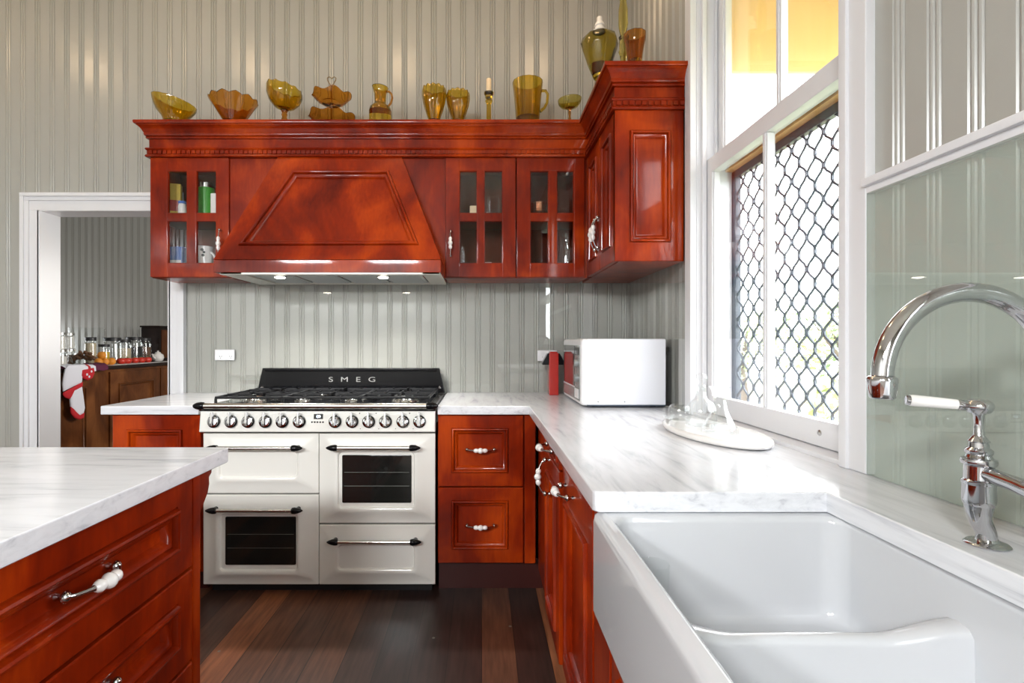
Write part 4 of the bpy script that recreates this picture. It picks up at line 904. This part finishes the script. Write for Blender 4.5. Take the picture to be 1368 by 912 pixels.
for a, zz, s in ((-1.25, .145, .009), (-1.05, .132, .007), (-1.15, .115, .008)):
    m.lathe([(s, 0), (s*.8, .001)], 10, axis_mtx((x + .0472*math.cos(a), YI + .0472*math.sin(a), BZ + zz), (math.cos(a), math.sin(a), 0)))
m.build('motif', M['dim_lid'], t)
GR = 'crockery in the glass cabinet right of the hood'
t = thing('butter_dish', 'small cream dish on the upper shelf right of the hood', 'dish', (cx(632, YI), YI, SZ), GR); m = MB(); m.box(cx(632, YI) - .05, cx(632, YI) + .045, YI - .05, YI + .04, SZ + .0004, SZ + .012, .004); m.build('base', M['oats'], t); m = MB(); m.box(cx(632, YI) - .018, cx(632, YI) + .03, YI - .03, YI + .02, SZ + .0122, SZ + .080, .004); m.build('cover', M['wax'], t)
def tumblers(label, u, Y, z, h, r):
    t = thing('tumbler', label, 'glass', (cx(u, Y), Y, z), GR); m = MB(); m.lathe([(r*.8, .0004), (r*.85, .003), (r, h), (r - .0015, h), (r*.8, .008), (.0005, .008)], 22, Matrix.Translation((cx(u, Y), Y, z))); m.build('tumbler_body', M['clear'], t, angle=60)
tumblers('clear tumbler on the upper shelf right of the hood, left of two', 652, 2.93, SZ, .125, .032)
tumblers('clear tumbler on the upper shelf right of the hood, right of two', 666, 2.96, SZ, .14, .034)
tumblers('clear tumbler at the bottom left behind the first glass door right of the hood', 617, 2.93, BZ, .16, .036)
carton('white_carton', 'tiny white carton at the bottom behind the first glass door right of the hood', 'carton', cx(652, YI), YI - .02, BZ, .040, .03, .075, 'paper', 0, None, GR)
for i in range(4):
    x, Y = cx(720, 2.96), 2.96; z = SZ + .0004 + i*.015
    t = thing('dessert_bowl', ['copper-coloured bowl at the bottom', 'copper-coloured bowl second from the bottom', 'copper-coloured bowl second from the top', 'copper-coloured bowl on top'][i] + ' of the stack right of the hood', 'bowl', (x, Y, z), GR)
    m = MB(); m.lathe([(.026, 0), (.030, .001), (.052, .030), (.060, .052), (.058, .0535), (.049, .031), (.028, .004), (.001, .004)], 30, Matrix.Translation((x, Y, z))); m.build('dish', M['copper'], t, angle=60)
t = thing('glass_jug', 'tall clear glass jug behind the right-hand glass door next to the corner', 'jug', (cx(757, YI), YI, BZ), GR); m = MB(); x = cx(757, YI)
m.lathe([(.04, .0004), (.045, .004), (.046, .16), (.038, .19), (.045, .235), (.043, .235), (.036, .19), (.043, .158), (.042, .008), (.0005, .008)], 26, Matrix.Translation((x, YI, BZ))); m.build('body', M['clear'], t, angle=60)
t = thing('cake_plate', 'clear glass plate on the upper shelf behind the right-hand glass door', 'plate', (cx(755, YI), YI, SZ), GR); m = MB(); x = cx(755, YI)
m.lathe([(.03, .0004), (.034, .02), (.012, .03), (.012, .04), (.055, .046), (.060, .062), (.058, .062), (.052, .050), (.001, .046)], 30, Matrix.Translation((x, YI, SZ))); m.build('stand', M['clear'], t, angle=60)

# ================================================================== ROOM BEYOND THE DOORWAY
BX, BT = -3.5, .98
t = thing('timber_sideboard', 'dark timber sideboard with panelled front in the room beyond the doorway', 'sideboard', (-3.85, 5.1, 0))
m = MB(); m.box(-4.20, BX, 3.9, 6.45, .06, BT - .035, .003); m.build('carcass', M['darkwood'], t)
m = MB(); m.box(-4.24, BX + .03, 3.86, 6.5, BT - .035, BT, .008); m.build('top', M['blackwood'], t)
for y0, w in ((3.93, .80), (4.92, .76), (5.70, .70)):
    fr = island_front(BX + .018, y0, .10); m = MB(); rect_rings(m, fr, panel_rects(w, .82, .11, .11, .11, .11)); m.build('door', M['darkwood'], t)
m = MB(); m.box(-4.15, BX - .03, 3.95, 6.4, 0, .06); m.build('plinth', M['blackwood'], t)
def P(u, X): return -X*F/(CU - u) if False else X*F/(u - CU)
GP = 'jars and pantry things on the sideboard'
def pz(v, Y): return H + (CV - v)*Y/F
def pj(name, label, cat, u, X, r, h, **k): return jar(name, label, cat, X, P(u, X), k.pop('z', BT), r, h, group=GP, **k)
pj('storage_jar', 'pale glass storage jar at the bottom left, hard against the doorway jamb', 'jar', 79, -3.75, .058, .155, body='clear', lid='steel', fill='flour')
pj('storage_jar', 'low dark-filled glass jar on the sideboard, second from the doorway jamb', 'jar', 91, -3.95, .060, .155, body='clear', lid='steel', fill='nut')
pj('flour_jar', 'white jar standing on the pale jar, nearest the doorway jamb', 'jar', 79, -3.75, .05, .150, body='clear', lid='steel', fill='flour', fh=.9, z=BT + .1565)
pj('flour_jar', 'white jar standing on the dark-filled jar, right of the other white jar', 'jar', 91, -3.95, .054, .150, body='clear', lid='steel', fill='flour', fh=.9, z=BT + .1565)
X = -4.09; Y = P(116, X); t = thing('plastic_tub', 'translucent grey tapered tub at the back of the sideboard', 'tub', (X, Y, BT), GP)
m = MB(); lo = [[(X + a, Y + b, BT + zz) for a, b in rrect(-s, s, -s*1.15, s*1.15, .03, 4)] for s, zz in ((.075, .001), (.085, .12), (.115, .37), (.110, .372), (.08, .12), (.07, .006))]; m.loft(lo, 0, True, True); m.build('tub_wall', M['clear'], t)
pj('oat_jar', 'squat jar of pale oats with a dark lid in front of the plastic tub', 'jar', 121, -3.86, .05, .27, body='clear', lid='dim_lid', fill='oats', fh=.9)
rnd = random.Random(11)
X = -3.775; Y = P(112, X); t = thing('nut_bowl', 'glass bowl heaped with brown nuts near the front of the sideboard', 'bowl', (X, Y, BT), GP)
m = MB(); m.lathe([(.05, .0005), (.07, .004), (.105, .05), (.115, .09), (.112, .09), (.10, .05), (.066, .008), (.0005, .008)], 28, Matrix.Translation((X, Y, BT))); m.build('dish', M['clear'], t, angle=60)
m = MB()
for k in range(60):
    a = rnd.uniform(0, 2*PI); rr = .088*math.sqrt(rnd.random()); zz = .05 + (1 - (rr/.1)**2)*rnd.uniform(.02, .085); bm = bmesh.new(); bmesh.ops.create_icosphere(bm, subdivisions=1, radius=.017); bm.transform(Matrix.Translation((X + rr*math.cos(a), Y + rr*math.sin(a), BT + zz)) @ Matrix.Diagonal((1, 1.15, .85, 1))); m.add_bm(bm)
o = m.build('nuts', M['nut'], t, angle=80); o['kind'] = 'stuff'
for i, (u, X, dz) in enumerate(((131.5, -3.575, 0), (140, -3.575, 0), (135.7, -3.575, .061), (149, -3.575, 0))):
    Y = P(u, X); t = thing('orange', ['orange at the left of the loose fruit on the sideboard', 'orange in the middle of the loose fruit on the sideboard', 'orange resting on top of the other fruit', 'orange at the right end of the loose fruit'][i], 'orange', (X, Y, BT + dz), GP)
    m = MB(); bm = bmesh.new(); bmesh.ops.create_uvsphere(bm, u_segments=18, v_segments=12, radius=.036); bm.transform(Matrix.Translation((X, Y, BT + .0355 + dz))); m.add_bm(bm); m.build('peel', M['orange'], t, angle=80)
    m = MB(); m.lathe([(.006, .066), (.005, .0715), (.001, .072)], 8, Matrix.Translation((X, Y, BT + dz))); m.build('stem', M['leaf'], t)
pj('honey_jar', 'short amber-filled jar behind the oranges', 'jar', 139, -3.78, .05, .20, body='clear', lid='dim_lid', fill='yellow')
for u, X, r, h, fl, nm, lb in ((150, -3.95, .085, .27, None, 'glass_canister', 'large empty glass canister left in the row of canisters'), (165, -3.95, .075, .25, 'oats', 'glass_canister', 'glass canister of pale oats, second in the row of canisters'),
                               (179, -3.95, .085, .28, 'dim_lid', 'glass_canister', 'glass canister of dark beans, third in the row of canisters'), (192, -3.95, .075, .27, 'nut', 'glass_canister', 'glass canister of brown nuts at the right end of the row')):
    pj(nm, lb, 'canister', u, X, r, h, body='clear', lid='dim_lid', fill=fl)
for i, (u, X) in enumerate(((162, -3.62), (170, -3.62), (180, -3.62), (188.5, -3.62), (197, -3.62))):
    Y = P(u, X); t = thing('tomato', ['tomato first from the left in front of the canisters', 'tomato second from the left in front of the canisters', 'tomato in the middle of the row in front of the canisters', 'tomato second from the right in front of the canisters', 'tomato at the right end in front of the canisters'][i], 'tomato', (X, Y, BT), GP)
    m = MB(); m.lathe([(.012, .002), (.03, .006), (.042, .024), (.042, .040), (.03, .056), (.012, .060), (.004, .056)], 20, Matrix.Translation((X, Y, BT)), 0, lambda r, z, a: (r*(1 + .04*math.cos(5*a)), z)); m.build('skin', M['tomato'], t, angle=80)
    m = MB(); m.lathe([(.018, .060), (.006, .062), (.003, .070), (.001, .0705)], 10, Matrix.Translation((X, Y, BT)), 0, lambda r, z, a: (r*(1 + .5*math.cos(5*a)), z)); m.build('stalk', M['leaf'], t)
X = -3.98; Y = P(203, X); t = thing('wooden_box', 'dark wooden box with a lighter side at the right end of the sideboard', 'box', (X, Y, BT), GP)
m = MB(); m.box(X - .12, X + .10, Y - .02, Y + .40, BT + .0005, BT + .40, .006); b_ = m.build('case', M['blackwood'], t); m = MB(); m.box(X - .13, X + .11, Y - .03, Y + .41, BT + .40, BT + .42, .005); m.build('lid', M['blackwood'], t)
m = MB(); m.box(X + .100, X + .106, Y + .02, Y + .36, BT + .03, BT + .37, .002); m.build('front_panel', M['darkwood'], b_)
X = -3.68; Y = P(211, X); t = thing('teapot', 'small white teapot in front of the dark wooden box', 'teapot', (X, Y, BT), GP)
m = MB(); m.lathe([(.035, .0005), (.05, .012), (.062, .045), (.055, .078), (.03, .095), (.028, .10)], 26, Matrix.Translation((X, Y, BT))); m.build('body', M['porcelain'], t, angle=60)
m = MB(); m.lathe([(.03, .099), (.026, .106), (.008, .112), (.010, .122), (.001, .126)], 18, Matrix.Translation((X, Y, BT))); m.build('lid', M['porcelain'], t, angle=60)
m = MB(); m.tube([(X, Y - .055, BT + .04), (X, Y - .085, BT + .06), (X, Y - .10, BT + .09)], [.014, .010, .007], 10); m.build('spout', M['porcelain'], t, angle=60)
m = MB(); m.tube([(X, Y + .05 + .03*math.sin(a*PI/6), BT + .052 + .03*math.cos(a*PI/6)) for a in range(7)], .006, 8); m.build('handle', M['porcelain'], t, angle=60)
for i, (y0, y1, x0, x1, z) in enumerate(((4.95, 5.55, -3.62, -3.475, 0), (5.35, 6.0, -3.60, -3.478, .002))):
    t = thing('paper_sheet', ['white paper sheet lying along the front edge of the sideboard', 'white paper sheet overlapping the other, before the teapot'][i], 'paper', ((x0 + x1)/2, (y0 + y1)/2, BT + z), GP)
    m = MB(); m.box(x0, x1, y0, y1, BT + .0004 + z, BT + .0016 + z); m.build('sheet', M['paper'], t)
# oven gloves hanging over the front edge
t = thing('oven_gloves', 'white and red double oven gloves hanging over the sideboard edge', 'oven gloves', (BX + .05, 4.5, BT))
XG = BX + .040
def gy(u, X=XG): return X*F/(u - CU)
def gpt(u, v, d=0): Yq = gy(u); return (XG + d, Yq, H + (CV - v)*Yq/F)
def glove(name, mat, pts, d0, d1, infl=.008):
    m = MB(); c = (sum(p[0] for p in pts)/len(pts), sum(p[1] for p in pts)/len(pts))
    sh = lambda k: [(c[0] + (u - c[0])*k, c[1] + (v - c[1])*k) for u, v in pts]
    m.loft([[gpt(u, v, d0) for u, v in sh(.97)], [gpt(u, v, (d0 + d1)/2) for u, v in pts], [gpt(u, v, d1) for u, v in sh(.95)], [gpt(u, v, d1 + infl) for u, v in sh(.7)]], 0, True, True)
    return m.build(name, M[mat], t, angle=70)
glove('glove_back', 'cloth_w', [(90, 488), (100, 487), (112, 487), (109, 500), (108, 511), (97, 516), (83, 523), (82, 512), (84, 500), (86, 492)], 0, .014)
glove('red_band', 'cloth_r', [(82, 524), (95, 517), (108, 510), (108, 515), (96, 521), (90, 533), (84, 531), (81, 527)], .012, .022)
glove('glove_front', 'cloth_w', [(93, 522), (100, 517), (107, 516), (109, 530), (111, 545), (109, 553), (103, 557), (97, 551), (92, 543), (91, 531)], .006, .020)
glove('red_tip', 'cloth_r', [(91, 543), (96, 549), (103, 555), (110, 551), (109, 558), (103, 560.5), (96, 558), (91, 551)], .014, .024)
glove('red_pocket', 'cloth_r', [(106, 494), (114, 493), (123, 491), (124, 498), (121, 505), (115, 508), (109, 506), (106, 501)], .004, .020)
m = MB()
for u, v in ((112, 500), (118, 496), (115, 503)): m.lathe([(.012, 0), (.010, .003), (.001, .004)], 10, axis_mtx(gpt(u, v, .0265), (1, 0, 0)))
m.build('spot', M['cloth_w'], t)
m = MB()
yA, yB = gy(86), gy(143)
N = 16; lo = []
for k in range(N + 1):
    y = yA + (yB - yA)*k/N; wv = .010*math.sin(k*1.7); e = .05 if k < 9 else .05 + .0*k
    lo.append([(BX - .14 + .03*math.sin(k), y, BT + .004), (BX - .06, y, BT + .026 + wv), (BX + .02, y, BT + .022 + wv*.6), (BX + .050, y, BT + .006), (BX + .054, y, BT - .035 + wv*.5), (BX + .046, y, BT - .035), (BX + .040, y, BT + .001), (BX + .0, y, BT + .003), (BX - .13, y, BT + .001)])
m.loft(lo, 0, True, True)
for f in range(len(m.f)):
    k = f//9
    m.m[f] = 1 if k in (5, 8) else (0 if k < 11 else 2)
m.build('folded_top', [M['cloth_w'], M['cloth_r'], M['cloth_p']], t, angle=70)

# ================================================================== LIGHT
w = bpy.data.worlds.new('World'); bpy.context.scene.world = w; w.use_nodes = True; bg = w.node_tree.nodes['Background']
bg.inputs[0].default_value = (.93, .97, 1, 1); bg.inputs[1].default_value = 10.0
def area(name, loc, rot, sx, sy, e, col, portal=False):
    l = bpy.data.lights.new(name, 'AREA'); l.shape = 'RECTANGLE'; l.size, l.size_y = sx, sy; l.energy = e; l.color = col; l.cycles.is_portal = portal
    o = bpy.data.objects.new(name, l); o.location = loc; o.rotation_euler = rot; C.objects.link(o); return o
area('daylight_portal', (XR + .25, (WY0 + WY1)/2, 1.93), (0, math.radians(90), 0), 2.05, .98, 1, (1, 1, 1), True)
area('daylight_portal', (XR + .2, (VY0 + VY1)/2, (VZ0 + VZ1)/2), (0, math.radians(90), 0), VZ1 - VZ0, VY1 - VY0, 1, (1, 1, 1), True)
for x, y, e in ((-2.6, -2.3, 150), (-1.3, -2.4, 145)): area('rear_fill', (x, y, 2.62), (math.radians(14), 0, 0), .7, .7, e, (.96, .98, 1))  # unseen fill lights added behind the viewer for the range and cabinet fronts
def point(name, loc, e, col, r): 
    l = bpy.data.lights.new(name, 'POINT'); l.energy = e; l.color = col; l.shadow_soft_size = r; o = bpy.data.objects.new(name, l); o.location = loc; C.objects.link(o)
for i, (x, y) in enumerate(((-2.9, 2.35), (-1.7, 2.35), (-.6, 2.35), (.4, 2.35))): point('ceiling_lamp', (x, y, ZC - .13), 4.8, (1, .70, .42), .10)
area('side_room_fill', (-7.0, 5.4, 1.0), (0, math.radians(-80), 0), .9, 1.4, 40, (.95, .98, 1))  # area light for window light from that room's unseen left side
area('side_room_fill', (-1.0, 4.9, 1.5), (0, math.radians(85), 0), 1.0, 1.2, 38, (1, .97, .92))  # fill added out of sight to brighten the sideboard front and jars
for i, p in enumerate(LEDS):
    l = bpy.data.lights.new('hood_downlight', 'SPOT'); l.energy = 19; l.color = (1, .97, .93); l.spot_size = math.radians(130); l.spot_blend = .6; l.shadow_soft_size = .02
    o = bpy.data.objects.new('hood_downlight', l); o.location = p; o.rotation_euler = (0, 0, 0); C.objects.link(o)

# ================================================================== CAMERA
cam = bpy.data.cameras.new('camera'); cam.sensor_width = 36; cam.lens = 36*F/1368; cam.shift_x = (684 - CU)/1368; cam.shift_y = (CV - 456)/1368
cam.clip_start = .02; co = bpy.data.objects.new('camera', cam); C.objects.link(co); co.location = (0, 0, H); co.rotation_euler = (math.radians(90), 0, 0)
S = bpy.context.scene; S.camera = co
S.view_settings.view_transform = 'Standard'; S.view_settings.look = 'None'; S.view_settings.gamma = 1; S.view_settings.use_curve_mapping = False; S.view_settings.exposure = 0.34
S.cycles.use_denoising = True; S.cycles.sample_clamp_indirect = 6; S.cycles.max_bounces = 12; S.cycles.transparent_max_bounces = 16; S.cycles.caustics_reflective = False; S.cycles.caustics_refractive = False
